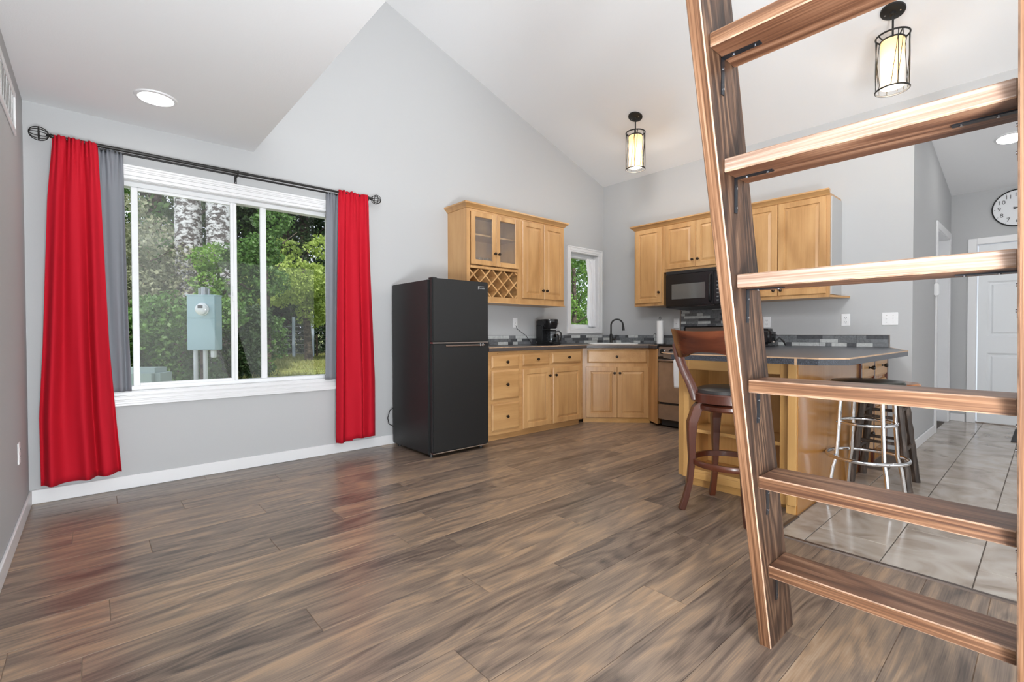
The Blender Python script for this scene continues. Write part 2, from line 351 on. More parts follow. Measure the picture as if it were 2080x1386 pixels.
        if parent is not None: o.parent = parent
        else: o.location = org
        ORG[o.name] = org
        if label: o['label'] = label
        return o
def thing(name, loc, label, cat, group=None, kind=None):
    o = bpy.data.objects.new(name, None); COL.objects.link(o); o.location = loc; o.empty_display_size = .1
    ORG[o.name] = Vector(loc); return tag(o, label, cat, group, kind)
def tag(o, label, cat, group=None, kind=None):
    o['label'] = label; o['category'] = cat
    if group: o['group'] = group
    if kind: o['kind'] = kind
    return o
def basis(origin, u):
    u = Vector(u).normalized(); v = Vector((0, 0, 1)); n = u.cross(v)
    m = Matrix((u, v, n)).transposed().to_4x4(); m.translation = origin; return m
def text_mesh(body, size, T, mat, name, parent, extrude=.0008):
    c = bpy.data.curves.new('t', 'FONT'); c.body = body; c.size = size; c.extrude = extrude; c.align_x = 'CENTER'; c.align_y = 'CENTER'; c.resolution_u = 3
    o = bpy.data.objects.new('t', c); COL.objects.link(o)
    me = bpy.data.meshes.new_from_object(o.evaluated_get(bpy.context.evaluated_depsgraph_get()))
    bpy.data.objects.remove(o); bpy.data.curves.remove(c)
    me.transform(T); me.transform(Matrix.Translation(-ORG[parent.name])); me.materials.clear(); me.materials.append(mat)
    r = bpy.data.objects.new(name, me); COL.objects.link(r); r.parent = parent; ORG[r.name] = ORG[parent.name]; return r
UNIT = {}
def unit(mat):
    if mat.name not in UNIT:
        b = bmesh.new(); bmesh.ops.create_cube(b, size=1); me = bpy.data.meshes.new('block_'+mat.name); b.to_mesh(me); b.free(); me.materials.append(mat); UNIT[mat.name] = me
    return UNIT[mat.name]
def block(name, mat, parent, x0, x1, y0, y1, z0, z1):
    o = bpy.data.objects.new(name, unit(mat)); COL.objects.link(o); o.parent = parent
    o.location = Vector(((x0+x1)/2, (y0+y1)/2, (z0+z1)/2))-ORG[parent.name]; o.scale = (x1-x0, y1-y0, z1-z0); return o

# ------------------------------------------------------------------ room dimensions (metres)
YA, XB, XC, YS, XH, YH = 4.14, 5.349, -.307, -2.6, 7.65, .80     # north wall, east wall, west wall, south wall, hall end, hall side wall
ZL, XL = 2.47, .956                                             # underside and edge of the loft
SL = -.3286
def zc(x): return 3.076+SL*(x-XB)
XR = .2; ZR = zc(XR)                                            # ridge above the loft
def zc2(x): return ZR-.3286*(XR-x)

# floor: planks and tiles, every piece separate
fl = G(); fl.box(XC-.14, XH+.14, YS-.14, YA+.14, -.12, -.0028); floor = fl.build('floor', underm, org=(0, 0, 0)); tag(floor, 'dark brown wood plank floor with beige tiles by the hall', 'floor', kind='structure')
XT, YT = 2.654, .945
known = {-1: .0, 0: .42, 1: 1.02, 2: .31, 3: .884, 4: .17, 5: 1.19, 6: .595, 7: 1.352, 8: 1.168, 9: .035, 10: .665, 11: 1.05, 12: .2, 13: .75, 14: 1.3, 15: .4, 16: 1.0, 17: .1, 18: .6, 19: 1.2}
PW, PLEN = .1922, 1.392
k = -17; rnd = random.Random(3)
while True:
    y0 = .531+PW*k; y1 = y0+PW
    if y0 > YA: break
    ya, yb = max(y0, YS), min(y1, YA)
    if yb-ya > .012:
        off = known.get(k, rnd.random()*PLEN) if k >= 0 else rnd.random()*PLEN
        x = off-PLEN*math.ceil((off-XC)/PLEN+.001); xmax = XB
        while x < xmax:
            a, b_ = max(x, XC), min(x+PLEN, xmax)
            yy0, yy1 = ya, yb
            if b_ > XT and yy0 < YT-.02:
                if a >= XT: x += PLEN; continue
                if yy1 > YT+.03:                          # plank row notched round the tile corner
                    g = G(); g.box(max(a, XC), b_, YT, yy1-.0012, -.012, 0); g.build('plank', plankm, floor)
                    yy1 = YT; b_ = XT
                else: b_ = XT
            if b_-a > .02:
                g = G(); g.box(a+.0009, b_-.0009, yy0+.0009, yy1-.0009, -.012, 0, bev=.0012); g.build('plank', plankm, floor)
            x += PLEN
    k += 1
g = G(); g.box(XT+.01, XH, YS, YT, -.012, -.0022); g.build('tile_bed', tgrout, floor)
TW, TH = .61, .305; r_ = -9
while True:
    y0 = .203+TH*r_; y1 = y0+TH
    if y0 > YT-.01: break
    ya, yb = max(y0, YS), min(y1, YT)
    off = 2.915 if (r_ % 2) else 3.26-.01
    x = off-TW*math.ceil((off-XT)/TW)
    while x < XH:
        a, b_ = max(x, XT+.012), min(x+TW, XH)
        if ya > YH-.02 and a > 4.3: break
        if b_-a > .03 and yb-ya > .02:
            g = G(); g.box(a+.002, b_-.002, ya+.002, yb-.002, -.012, 0.001, bev=.0015); g.build('tile', tilem, floor)
        x += TW
    r_ += 1
g = G(); g.prism([(XT-.014, 0), (XT-.008, .006), (XT+.012, .006), (XT+.018, .001)], 'y', YS, YT); g.prism([(YT-.012, .001), (YT-.006, .005), (YT+.008, .005), (YT+.014, 0)], 'x', XT-.012, 3.0)
tag(g.build('trim_1', plain('brown_metal_transition', (.13, .10, .085), .35, metal=.6)), 'thin brown metal strip between wood planks and tiles', 'floor trim', kind='structure')

def wallpiece(name, label, parts, mat=wallm):
    g = G()
    for p in parts: p(g)
    return tag(g.build(name, mat, org=(0, 0, 0)), label, 'wall', kind='structure')
# north wall (y = YA) with two window openings
W1 = (.10, 1.62, .655, 2.10); W2 = (4.665, 5.235, 1.115, 2.11)
def npr(x0, x1, z0, z1): return lambda g: g.box(x0, x1, YA, YA+.16, z0, z1)
wallpiece('wall_north', 'grey gable wall with the red-curtained window', [
    npr(XC-.14, W1[0], 0, ZL), npr(W1[0], W1[1], 0, W1[2]), npr(W1[0], W1[1], W1[3], ZL), npr(W1[1], W2[0], 0, ZL),
    npr(W2[0], W2[1], 0, W2[2]), npr(W2[0], W2[1], W2[3], ZL), npr(W2[1], XB+.14, 0, ZL),
    lambda g: g.prism([(XC-.14, ZL), (XB+.14, ZL), (XB+.14, zc(XB+.14)+.02), (XR, ZR+.02), (XC-.14, zc2(XC-.14)+.02)], 'y', YA, YA+.16)])
wallpiece('wall_east', 'grey wall behind the stove and microwave', [
    lambda g: g.box(XB, XB+.14, YH, YA, 0, zc(XB)+.02), lambda g: g.box(XB, XB+.14, YS, YH, 2.93, zc(XB)+.02)])
wallpiece('wall_west', 'grey wall at the far left with the air vent', [lambda g: g.box(XC-.14, XC, YS, YA, 0, zc2(XC)+.02)])
wallpiece('wall_south', 'grey wall behind the camera', [
    lambda g: g.prism([(XC-.14, 0), (XB+.14, 0), (XB+.14, zc(XB+.14)), (XR, ZR), (XC-.14, zc2(XC-.14))], 'y', YS-.14, YS),
    lambda g: g.box(XB+.14, XH+.14, YS-.14, YS, 0, 3.1)])
D2 = (6.62, 7.50, 2.13)
wallpiece('wall_hall_side', 'grey hall wall beside the white doorway', [
    lambda g: g.box(XB+.14, D2[0], YH, YH+.14, 0, 3.08), lambda g: g.box(D2[1], XH+.14, YH, YH+.14, 0, 3.08), lambda g: g.box(D2[0], D2[1], YH, YH+.14, D2[2], 3.08)])
D1 = (-.42, .575, 2.055)
wallpiece('wall_hall_end', 'grey wall at the end of the hall holding the clock', [
    lambda g: g.box(XH, XH+.14, D1[1], YH, 0, 3.08), lambda g: g.box(XH, XH+.14, YS, D1[0], 0, 3.08), lambda g: g.box(XH, XH+.14, D1[0], D1[1], D1[2], 3.08)])
# room behind the hall doorway (closed box)
# ceilings
g = G(); g.prism([(XR, ZR), (XB+.14, zc(XB+.14)), (XB+.14, zc(XB+.14)+.2), (XR, ZR+.2)], 'y', YS-.14, YA+.16); g.prism([(XR, ZR), (XC-.14, zc2(XC-.14)), (XC-.14, zc2(XC-.14)+.2), (XR, ZR+.2)], 'y', YS-.14, YA+.16)
tag(g.build('ceiling', ceilm, org=(0, 0, 0)), 'tall sloping white ceiling above the kitchen', 'ceiling', kind='structure')
g = G(); g.box(XC, XL, YS, YA, ZL, 2.72)
tag(g.build('ceiling_loft', ceilm, org=(0, 0, 0)), 'flat white underside of the loft above the window', 'ceiling', kind='structure')
HZ = lambda x: 2.666+.19*(XH-x)
g = G(); g.prism([(XB+.14, HZ(XB+.14)), (XH+.14, HZ(XH+.14)), (XH+.14, HZ(XH+.14)+.5), (XB+.14, HZ(XB)+.5)], 'y', YS-.14, YH+.14)
tag(g.build('ceiling_hall', ceilm, org=(0, 0, 0)), 'sloping white hall ceiling with one recessed light', 'ceiling', kind='structure')

# baseboards
def bb(name, label, boxes):
    g = G()
    for b_ in boxes: g.box(*b_, bev=.004)
    tag(g.build(name, trimm, org=(0, 0, 0)), label, 'baseboard', kind='structure')
bb('baseboard_north', 'white baseboard under the big window', [(XC, 2.6, YA-.013, YA, 0, .088)])
bb('baseboard_west', 'white baseboard along the left wall', [(XC, XC+.013, YS, YA-.013, 0, .088)])
bb('baseboard_hall', 'white baseboard along the hall side wall', [(XB, D2[0]-.085, YH-.013, YH, 0, .088), (D2[1]+.07, XH, YH-.013, YH, 0, .088)])
bb('baseboard_end', 'white baseboard beside the hall end door', [(XH-.013, XH, D1[1]+.085, YH-.013, 0, .088), (XH-.013, XH, YS, D1[0]-.085, 0, .088)])

# ------------------------------------------------------------------ windows
def frame_rect(g, x0, x1, z0, z1, wd, y0, y1, bev=.003, bottom=None, top=None):
    bt = wd if bottom is None else bottom; tp = wd if top is None else top
    g.box(x0, x0+wd, y0, y1, z0, z1, bev); g.box(x1-wd, x1, y0, y1, z0, z1, bev)
    g.box(x0+wd, x1-wd, y0, y1, z0, z0+bt, bev); g.box(x0+wd, x1-wd, y0, y1, z1-tp, z1, bev)
wn = thing('window_1', (.86, YA, W1[2]), 'big white sliding window between the red curtains', 'window', kind='structure')
g = G(); x0, x1, z0, z1 = W1
for a, t, off in ((.095, .014, 0), (.075, .020, 0), (.030, .026, .012), (.014, .030, .03)):   # stepped casing profile, mitred like a picture frame
    pass
def casing(g, x0, x1, z0, z1, wd, y, steps):
    for (i0, i1, t) in steps:    # distances from the opening
        g.box(x0-i1, x0-i0, y-t, y, z0-i1, z1+i1, .0015); g.box(x1+i0, x1+i1, y-t, y, z0-i1, z1+i1, .0015)
        g.box(x0-i0, x1+i0, y-t, y, z1+i0, z1+i1, .0015); g.box(x0-i0, x1+i0, y-t, y, z0-i1, z0-i0, .0015)
casing(g, x0, x1, z0, z1, .09, YA, [(.0, .022, .012), (.022, .03, .018), (.03, .05, .014), (.05, .06, .019), (.06, .075, .022), (.075, .09, .026)])
g.build('window_casing', trimm, wn)
g = G(); g.box(x0, x1, YA-.002, YA+.165, z0-.01, z0+.004); g.box(x0, x1, YA-.002, YA+.165, z1-.004, z1+.01); g.box(x0-.01, x0+.004, YA-.002, YA+.165, z0, z1); g.box(x1-.004, x1+.01, YA-.002, YA+.165, z0, z1)
g.build('window_jamb', trimm, wn)
g = G(); frame_rect(g, x0, x1, z0, z1, .035, YA+.055, YA+.135)
g.build('window_frame', vinyl, wn)
sx0, sx1 = .205, .842
sash = G(); frame_rect(sash, sx0, sx1, z0+.022, z1-.035, .038, YA+.06, YA+.085, .003, .030, .022); sash.box(sx1-.018, sx1+.004, YA+.052, YA+.062, z0+.03, z1-.04, .002)
sash = sash.build('sash', vinyl, wn)
g = G(); g.box(sx1-.030, sx1-.018, YA+.046, YA+.062, 1.30, 1.42, .004, seg=2); g.box(sx1-.028, sx1-.022, YA+.036, YA+.048, 1.34, 1.37, .002); g.build('latch', vinyl, sash)
g = G(); g.box(sx0+.036, sx1-.036, YA+.071, YA+.075, z0+.05, z1-.055); g.build('pane', hazed, sash)
fs = G(); frame_rect(fs, 1.020, 1.588, z0+.018, z1-.02, .044, YA+.085, YA+.11, .003, .012, .01); fs = fs.build('fixed_sash', vinyl, wn)
g = G(); g.box(1.062, 1.546, YA+.096, YA+.100, z0+.03, z1-.03); g.build('pane', glass, fs)
fc = G(); fc.box(.842, .852, YA+.088, YA+.11, z0+.035, z1-.035); fc = fc.build('meeting_rail', blackm, wn)
g = G(); g.box(.842, 1.022, YA+.096, YA+.100, z0+.03, z1-.03); g.build('pane', glass, wn)

wn2 = thing('window_2', (4.95, YA, W2[2]), 'small white window beside the right end of the wall cabinets', 'window', kind='structure')
g = G(); x0, x1, z0, z1 = W2
casing(g, x0, x1, z0, z1, .075, YA, [(.0, .02, .012), (.02, .055, .016), (.055, .072, .02)]); g.build('window_casing', trimm, wn2)
g = G(); g.box(x0, x1, YA-.002, YA+.165, z0-.01, z0+.004); g.box(x0, x1, YA-.002, YA+.165, z1-.004, z1+.01); g.box(x0-.01, x0+.004, YA-.002, YA+.165, z0, z1); g.box(x1-.004, x1+.01, YA-.002, YA+.165, z0, z1); g.build('window_jamb', trimm, wn2)
g = G(); frame_rect(g, x0, x1, z0, z1, .055, YA+.085, YA+.14, .003, .05, .06); g.build('window_frame', vinyl, wn2)
g = G(); g.box(x0+.05, x1-.05, YA+.11, YA+.114, z0+.045, z1-.055); g.build('pane', glass, wn2)

def curtain(name, label, ztop, zbot, xl, xr, yc, amp_t, amp_b, freq, mat, nu=150, nv=46, phase=0., ruffle=.007, hemf=None, cat='curtain', header=.03):
    """xl, xr: functions of z giving the side edges; folds get deeper downward"""
    vs = []; fs = []
    for j in range(nv+1):
        t = j/nv
        for i in range(nu+1):
            u = i/nu; s_ = t
            hem = hemf(u) if hemf else 0
            z = ztop+(zbot+hem-ztop)*s_
            a = amp_t+(amp_b-amp_t)*min(1, s_*1.6)
            ph = 2*PI*freq*(u+.035*math.sin(5*u+1.5*s_)+.02*s_*math.sin(9*u))+phase
            y = yc+a*math.sin(ph)+a*.28*math.sin(1.7*ph+1+2.5*s_)
            gather = max(0, 1-s_*6)
            y += gather*.006*math.sin(2*PI*freq*3.1*u+1)
            if j <= 1: y += (.004)*math.sin(2*PI*freq*4*u); z += ruffle*(.5+.5*math.sin(2*PI*freq*2.7*u+.5))*(1-j)
            x = xl(z)+(xr(z)-xl(z))*(u+.004*math.sin(ph)*s_)
            vs.append((x, y, z))
    for j in range(nv):
        for i in range(nu):
            a = j*(nu+1)+i; fs.append((a, a+1, a+nu+2, a+nu+1))
    g = G(); g.mesh(vs, fs); o = g.build(name, mat, smooth=True)
    md = o.modifiers.new('thickness', 'SOLIDIFY'); md.thickness = .003
    return tag(o, label, cat)
def interp(pts):
    pts = sorted(pts); zs = [p[0] for p in pts]; xs = [p[1] for p in pts]
    return lambda z: float(np.interp(z, zs, xs))
curtain('curtain', 'long red curtain at the left end of the rod', 2.262, .128,
        interp([(2.257, -.172), (1.883, -.200), (.987, -.232), (.541, -.254), (.12, -.252)]), interp([(2.27, .036), (1.93, .048), (.982, .077), (.498, .106), (.12, .132)]),
        4.035, .009, .032, 3.3, redc, phase=.6, hemf=lambda u: -.006+.02*u*u)
curtain('curtain', 'long red curtain at the right end of the rod', 2.274, .118,
        interp([(2.27, 1.588), (1.588, 1.575), (.653, 1.563), (.12, 1.556)]), interp([(2.277, 1.852), (1.613, 1.869), (.63, 1.909), (.12, 1.912)]),
        4.035, .009, .030, 2.8, redc, phase=2.2, hemf=lambda u: -.008+.02*abs(math.sin(9*u))*(u > .4))
curtain('curtain', 'short grey curtain behind the left red curtain', 2.250, .665,
        interp([(2.25, -.02), (.66, .0)]), interp([(2.255, .164), (1.638, .170), (1.144, .178), (.666, .191)]), 4.088, .006, .012, 2.6, greyc, phase=0)
curtain('curtain', 'short grey curtain behind the right red curtain', 2.250, .655,
        interp([(2.25, 1.503), (.66, 1.482)]), interp([(2.25, 1.72), (.66, 1.72)]), 4.088, .006, .010, 2.6, greyc, phase=1)
# double curtain rod with cage finials
rod = thing('curtain_rod', (.85, 4.05, 2.26), 'black double curtain rod with cage ball finials', 'curtain rod')
g = G(); g.cyl((-.18, 4.05, 2.258), (.90, 4.05, 2.26), .0115, 16); g.cyl((.86, 4.05, 2.26), (1.90, 4.05, 2.264), .0095, 16); g.build('rod', ironm, rod, True)
g = G(); g.cyl((-.05, 4.09, 2.247), (1.76, 4.09, 2.249), .007, 12); g.cyl((-.05, 4.09, 2.247), (-.05, 4.138, 2.247), .006, 8); g.cyl((1.76, 4.09, 2.249), (1.76, 4.138, 2.249), .006, 8); g.build('rear_rod', ironm, rod, True)
for bx in (-.14, .831, 1.86):
    g = G(); g.box(bx-.008, bx+.008, 4.132, YA, 2.19, 2.262, .003); g.box(bx-.005, bx+.005, 4.045, 4.134, 2.236, 2.246, .002); g.ring((bx, 4.05, 2.259), .014, .004, 16, 6, n=(1, 0, 0)); g.cyl((bx, 4.133, 2.205), (bx, 4.128, 2.205), .004, 8, mi=1)
    g.build('bracket', [ironm, screwm], rod, True)
for sx, cx in ((-1, -.232), (1, 1.935)):
    g = G(); R = .040
    for k in range(3):
        a = PI*k/3; pts = [(cx+R*1.1*math.cos(t), 4.05+R*math.sin(t)*math.cos(a), 2.260+R*math.sin(t)*math.sin(a)) for t in np.linspace(0, 2*PI, 32, endpoint=False)]
        g.tube(pts, .0028, 6, closed=True)
    g.ring((cx, 4.05, 2.26), R, .003, 28, 6, n=(1, 0, 0))
    g.lathe([(.0, 0), (.012, 0), (.014, .006), (.009, .012), (.013, .018), (.006, .026), (0, .026)], (cx-sx*R*1.45, 4.05, 2.26), 14, d=(sx, 0, 0))
    g.build('finial', ironm, rod, True)
# small window curtain
curtain('cafe_curtain', 'white curtain bunched at the right of the small window', 2.055, 1.135,
        interp([(2.05, 5.035), (1.80, 5.08), (1.5, 5.07), (1.3, 5.06), (1.13, 5.11)]), interp([(2.05, 5.225), (1.13, 5.225)]), 4.185, .012, .018, 4.5, whitec, nu=90, nv=30, cat='curtain')
g = G(); g.cyl((W2[0], 4.185, 2.058), (W2[1], 4.185, 2.058), .006, 10); tag(g.build('curtain_rod', trimm, None, True), 'thin white tension rod across the top of the small window', 'curtain rod')

# ------------------------------------------------------------------ doors
def panel6(parent, T, w, h, t, mat, cols, rows):
    g = G(T); d = .012
    us = [0]; 
    for (a, b_) in cols: us += [a, b_]
    us.append(w); vs = [0]
    for (a, b_) in rows: vs += [a, b_]
    vs.append(h)
    b = bmesh.new()
    for i in range(len(us)-1):
        for j in range(len(vs)-1):
            u0, u1, v0, v1 = us[i], us[i+1], vs[j], vs[j+1]
            if i % 2 == 1 and j % 2 == 1: continue
            b.faces.new([b.verts.new(p) for p in ((u0, v0, t), (u1, v0, t), (u1, v1, t), (u0, v1, t))])
    bmesh.ops.remove_doubles(b, verts=b.verts[:], dist=1e-5); g._merge(b, 0)
    g.mesh([(0, 0, 0), (w, 0, 0), (w, h, 0), (0, h, 0), (0, 0, t), (w, 0, t), (w, h, t), (0, h, t)], [(3, 2, 1, 0), (0, 1, 5, 4), (1, 2, 6, 5), (2, 3, 7, 6), (3, 0, 4, 7)])
    slab = g.build('door_slab', mat, parent)
    for a, b_ in cols:
        for c, e in rows:
            g = G(T); g.loops([(a, b_, c, e, t), (a+.018, b_-.018, c+.018, e-.018, t-d), (a+.034, b_-.034, c+.034, e-.034, t-d), (a+.05, b_-.05, c+.05, e-.05, t-.003)], close=False)
            g.mesh([(a+.05, c+.05, t-.003), (b_-.05, c+.05, t-.003), (b_-.05, e-.05, t-.003), (a+.05, e-.05, t-.003)], [(0, 1, 2, 3)])
            g.build('panel', mat, slab)
    return slab
d1 = thing('door_1', (XH, .08, 0), 'white six-panel door at the end of the hall', 'door', kind='structure')
T = basis((XH+.02+.0, D1[1]-.012, .012), (0, -1, 0)); T = Matrix.Translation((.035, 0, 0)) @ T
panel6(d1, T, D1[1]-D1[0]-.024, D1[2]-.02, .035, doorm, [(.075, .41), (.56, .895)], [(.23, .80), (.985, 1.615), (1.745, 1.93)])
g = G()
for (a, b_, c, e) in ((D1[1], D1[1]+.075, 0, D1[2]+.075), (D1[0]-.075, D1[0], 0, D1[2]+.075), (D1[0], D1[1], D1[2], D1[2]+.075)):
    g.box(XH-.016, XH, a, b_, c, e, .004)
g.box(XH-.004, XH+.14, D1[1]-.002, D1[1]+.01, 0, D1[2]); g.box(XH-.004, XH+.14, D1[0]-.01, D1[0]+.002, 0, D1[2]); g.box(XH-.004, XH+.14, D1[0], D1[1], D1[2]-.002, D1[2]+.01)
g.build('door_casing', trimm, d1)
g = G(); g.box(XH+.02, XH+.10, D1[0], D1[1], 0, .012, .003); g.build('threshold', steel, d1)
g = G(); g.lathe([(0, 0), (.03, 0), (.03, .006), (.012, .012), (.012, .03), (.026, .04), (.028, .055), (.018, .068), (0, .07)], (XH+.018, D1[0]+.08, .95), 18, d=(-1, 0, 0)); g.build('door_handle', steel, d1, True)
d2 = thing('door_2', (7.05, YH, 0), 'white doorway in the hall side wall left of the end door', 'door', kind='structure')
g = G(); 
for (a, b_, c, e) in ((D2[0]-.08, D2[0], 0, D2[2]+.075), (D2[1], D2[1]+.07, 0, D2[2]+.075), (D2[0], D2[1], D2[2], D2[2]+.075)): g.box(a, b_, YH-.016, YH, c, e, .004)
g.box(D2[0]-.002, D2[0]+.012, YH-.004, YH+.14, 0, D2[2]); g.box(D2[1]-.012, D2[1]+.002, YH-.004, YH+.14, 0, D2[2]); g.box(D2[0], D2[1], YH-.004, YH+.14, D2[2]-.01, D2[2]+.002)
g.build('door_casing', trimm, d2)
panel6(d2, basis((D2[0]+.012, YH+.135, .01), (1, 0, 0)), D2[1]-D2[0]-.024, D2[2]-.02, .03, doorm, [(.10, .39), (.48, .76)], [(.23, .80), (.985, 1.615), (1.745, 1.98)])
g = G(); g.box(D2[0]+.0, D2[0]+.014, YH+.03, YH+.06, .93, 1.0, .002); g.box(D2[0]+.012, D2[0]+.017, YH+.04, YH+.05, .95, .98); g.build('strike_plate', steel, d2)
g = G(); g.box(6.47, 6.535, YH-.034, YH, 1.425, 1.55, .006, seg=2); g.box(6.485, 6.52, YH-.037, YH-.034, 1.44, 1.535, .002); tag(g.build('door_sensor', plate), 'small white plastic box on the hall wall beside the doorway casing', 'sensor')

# ------------------------------------------------------------------ cabinetry helpers
def knob(T, parent, u, v, w_, mat=bronze, r=.0155):
    p = T @ Vector((u, v, w_)); d = (T.to_3x3() @ Vector((0, 0, 1)))
    g = G(); g.lathe([(0, 0), (.0085, 0), (.0065, .004), (.006, .012), (r*.8, .015), (r, .020), (r*.86, .026), (r*.4, .029), (0, .0295)], p, 18, d=d)
    return g.build('knob', mat, parent, True)
def front(name, parent, T, u0, u1, v0, v1, mat, t=.019, raised=True, kn=None, inset=.052):
    """raised-panel door or drawer front, outline u0..u1 x v0..v1 in the plane of T"""
    g = G(T); e = .005; w_ = u1-u0; h = v1-v0; i = min(inset, w_*.24, h*.28)
    r = [(u0, u1, v0, v1, .0005), (u0, u1, v0, v1, t-e), (u0+e, u1-e, v0+e, v1-e, t)]
    if raised == 'drawer': r = [(u0, u1, v0, v1, .0005), (u0, u1, v0, v1, t-.010), (u0+.012, u1-.012, v0+.012, v1-.012, t-.004), (u0+.016, u1-.016, v0+.016, v1-.016, t)]
    elif raised: r += [(u0+i, u1-i, v0+i, v1-i, t), (u0+i+.004, u1-i-.004, v0+i+.004, v1-i-.004, t-.009), (u0+i+.010, u1-i-.010, v0+i+.010, v1-i-.010, t-.009), (u0+i+.032, u1-i-.032, v0+i+.032, v1-i-.032, t-.001)]
    g.loops(r); o = g.build(name, mat, parent)
    if kn: knob(T, o, kn[0], kn[1], t)
    return o
def crown(name, label, path_pts, z0, h, out):
    """path: list of (point, outward) corners already mitred: profile swept through (x,y) polylines offset by d"""
    prof = [(0, 0), (.008, .0), (.012, .006), (.016, .012), (.030, .026), (.040, .034), (.046, .038), (.046, h), (0, h)]
    V = []; 
    for (px, py), (ox, oy) in path_pts:
        for d, z in prof: V.append((px+ox*d, py+oy*d, z0+z))
    n = len(prof); F = []
    for a in range(len(path_pts)-1):
        for k2 in range(n): F.append((a*n+k2, a*n+(k2+1) % n, (a+1)*n+(k2+1) % n, (a+1)*n+k2))
    F.append(tuple(range(n))[::-1]); F.append(tuple(range((len(path_pts)-1)*n, len(path_pts)*n)))
    g = G(); g.mesh(V, F); bmesh.ops.recalc_face_normals(g.bm, faces=g.bm.faces[:])
    return tag(g.build(name, out), label, 'moulding')

# upper cabinets on the north wall
FA = 3.83; TA = basis((0, FA, 0), (1, 0, 0))
c1 = thing('wall_cabinet', (3.12, FA, 1.37), 'maple wall cabinet with two glass doors above a wine lattice', 'cabinet')
x0, x1 = 2.765, 3.475; t = .016
g = G(); g.box(x0, x0+t, FA, YA, 1.37, 2.30); g.box(x1-t, x1, FA, YA, 1.37, 2.30); g.box(x0+t, x1-t, FA, YA, 2.284, 2.30); g.box(x0+t, x1-t, YA-.008, YA, 1.37, 2.284); g.box(x0+t, x1-t, FA+.002, YA-.008, 1.40, 1.416); g.box(x0+t, x1-t, FA+.002, YA-.008, 1.715, 1.731)
g.build('carcass', maple['Z'], c1)
g = G(); g.box(x0, x0+.042, FA-.019, FA, 1.37, 2.30); g.box(x1-.038, x1, FA-.019, FA, 1.37, 2.30); g.box(x0+.042, x1-.038, FA-.019, FA, 2.262, 2.30); g.box(x0+.042, x1-.038, FA-.019, FA, 1.37, 1.425)
g.box(x0+.042, x1-.038, FA-.030, FA, 1.700, 1.728, .004); g.build('face_frame', maple['Z'], c1)
g = G(); g.box(x0+t, x1-t, FA+.03, YA-.008, 2.045, 2.061); g.build('shelf', maple['X'], c1)
TA2 = basis((0, FA-.019, 0), (1, 0, 0))
def glassdoor(a, b_, c, e, kx):
    g = G(TA2); wd = .050
    for q in ((a, a+wd, c, e), (b_-wd, b_, c, e), (a+wd, b_-wd, c, c+wd), (a+wd, b_-wd, e-wd, e)): g.box(q[0], q[1], q[2], q[3], .0005, .019, .003)
    o = g.build('door', maple['Z'], c1)
    g = G(TA2); g.box(a+wd-.004, b_-wd+.004, c+wd-.004, e-wd+.004, .006, .009); g.build('pane', cabglass, o)
    knob(TA2, o, kx, 1.865, .019)
glassdoor(2.812, 3.130, 1.738, 2.262, 3.108); glassdoor(3.134, 3.445, 1.738, 2.262, 3.160)
# lattice slats: each its own part, clipped to the opening
ox0, ox1, oz0, oz1 = x0+.042, x1-.038, 1.425, 1.700
P, Q = .155, .150
def slat(cx, sgn):
    # centre line z = zmid + sgn*(x-cx)*Q/P ; clip to opening
    zm = 1.4905; xs = [ox0, ox1]
    f = lambda x: zm+sgn*(x-cx)*Q/P
    fi = lambda z: cx+sgn*(z-zm)*P/Q
    lo, hi = sorted((fi(oz0), fi(oz1))); a = max(ox0, lo); b_ = min(ox1, hi)
    if b_-a < .02: return
    A = Vector((a, 0, f(a))); B = Vector((b_, 0, f(b_))); d = (B-A).normalized(); n = Vector((-d.z, 0, d.x))*.0075
    yb = (FA-.012 if sgn > 0 else FA-.009)
    pts = [A-n, B-n, B+n, A+n]; pts = [(p.x, min(max(p.z, oz0-.004), oz1+.004)) for p in pts]
    g = G(); g.prism(pts, 'y', yb, YA-.03); g.build('lattice_slat', maple['Z'], c1)
for k in range(-3, 8):
    slat(2.855+P*k, 1); slat(2.855+P*k, -1)
for nm, cx, cy in (('a', 3.03, 3.95), ('b', 3.115, 3.93), ('c', 3.215, 3.95)):
    g = G(); g.lathe([(0, 0), (.026, 0), (.030, .004), (.037, .105), (.035, .105), (.027, .010), (0, .010)], (cx, cy, 1.7315), 20)
    tag(g.build('drinking_glass', clearg, None, True), {'a': 'clear tumbler behind the left cabinet glass door, left of the others', 'b': 'clear tumbler behind the knobs of the glass cabinet doors', 'c': 'clear tumbler behind the right cabinet glass door'}[nm], 'glass', 'tumblers in the glass-door cabinet')
c2 = thing('wall_cabinet', (3.83, FA, 1.37), 'maple wall cabinet with two solid doors next to the small window', 'cabinet')
g = G(); g.box(3.477, 4.175, FA, YA, 1.37, 2.30); g.build('carcass', maple['Z'], c2)
g = G(); g.box(3.477, 3.512, FA-.019, FA, 1.37, 2.30); g.box(4.145, 4.175, FA-.019, FA, 1.37, 2.30); g.box(3.512, 4.145, FA-.019, FA, 2.262, 2.30); g.box(3.512, 4.145, FA-.019, FA, 1.37, 1.43); g.build('face_frame', maple['Z'], c2)
front('door', c2, TA2, 3.502, 3.826, 1.430, 2.268, maple['Z'], kn=(3.800, 1.527)); front('door', c2, TA2, 3.832, 4.158, 1.430, 2.268, maple['Z'], kn=(3.862, 1.527))
crown('crown_moulding', 'maple crown along the top of the glass-door wall cabinets', [((2.765, YA), (-1, 0)), ((2.765, FA-.019), (-1, -1)), ((4.175, FA-.019), (1, -1)), ((4.175, YA), (1, 0))], 2.288, .052, maple['X'])
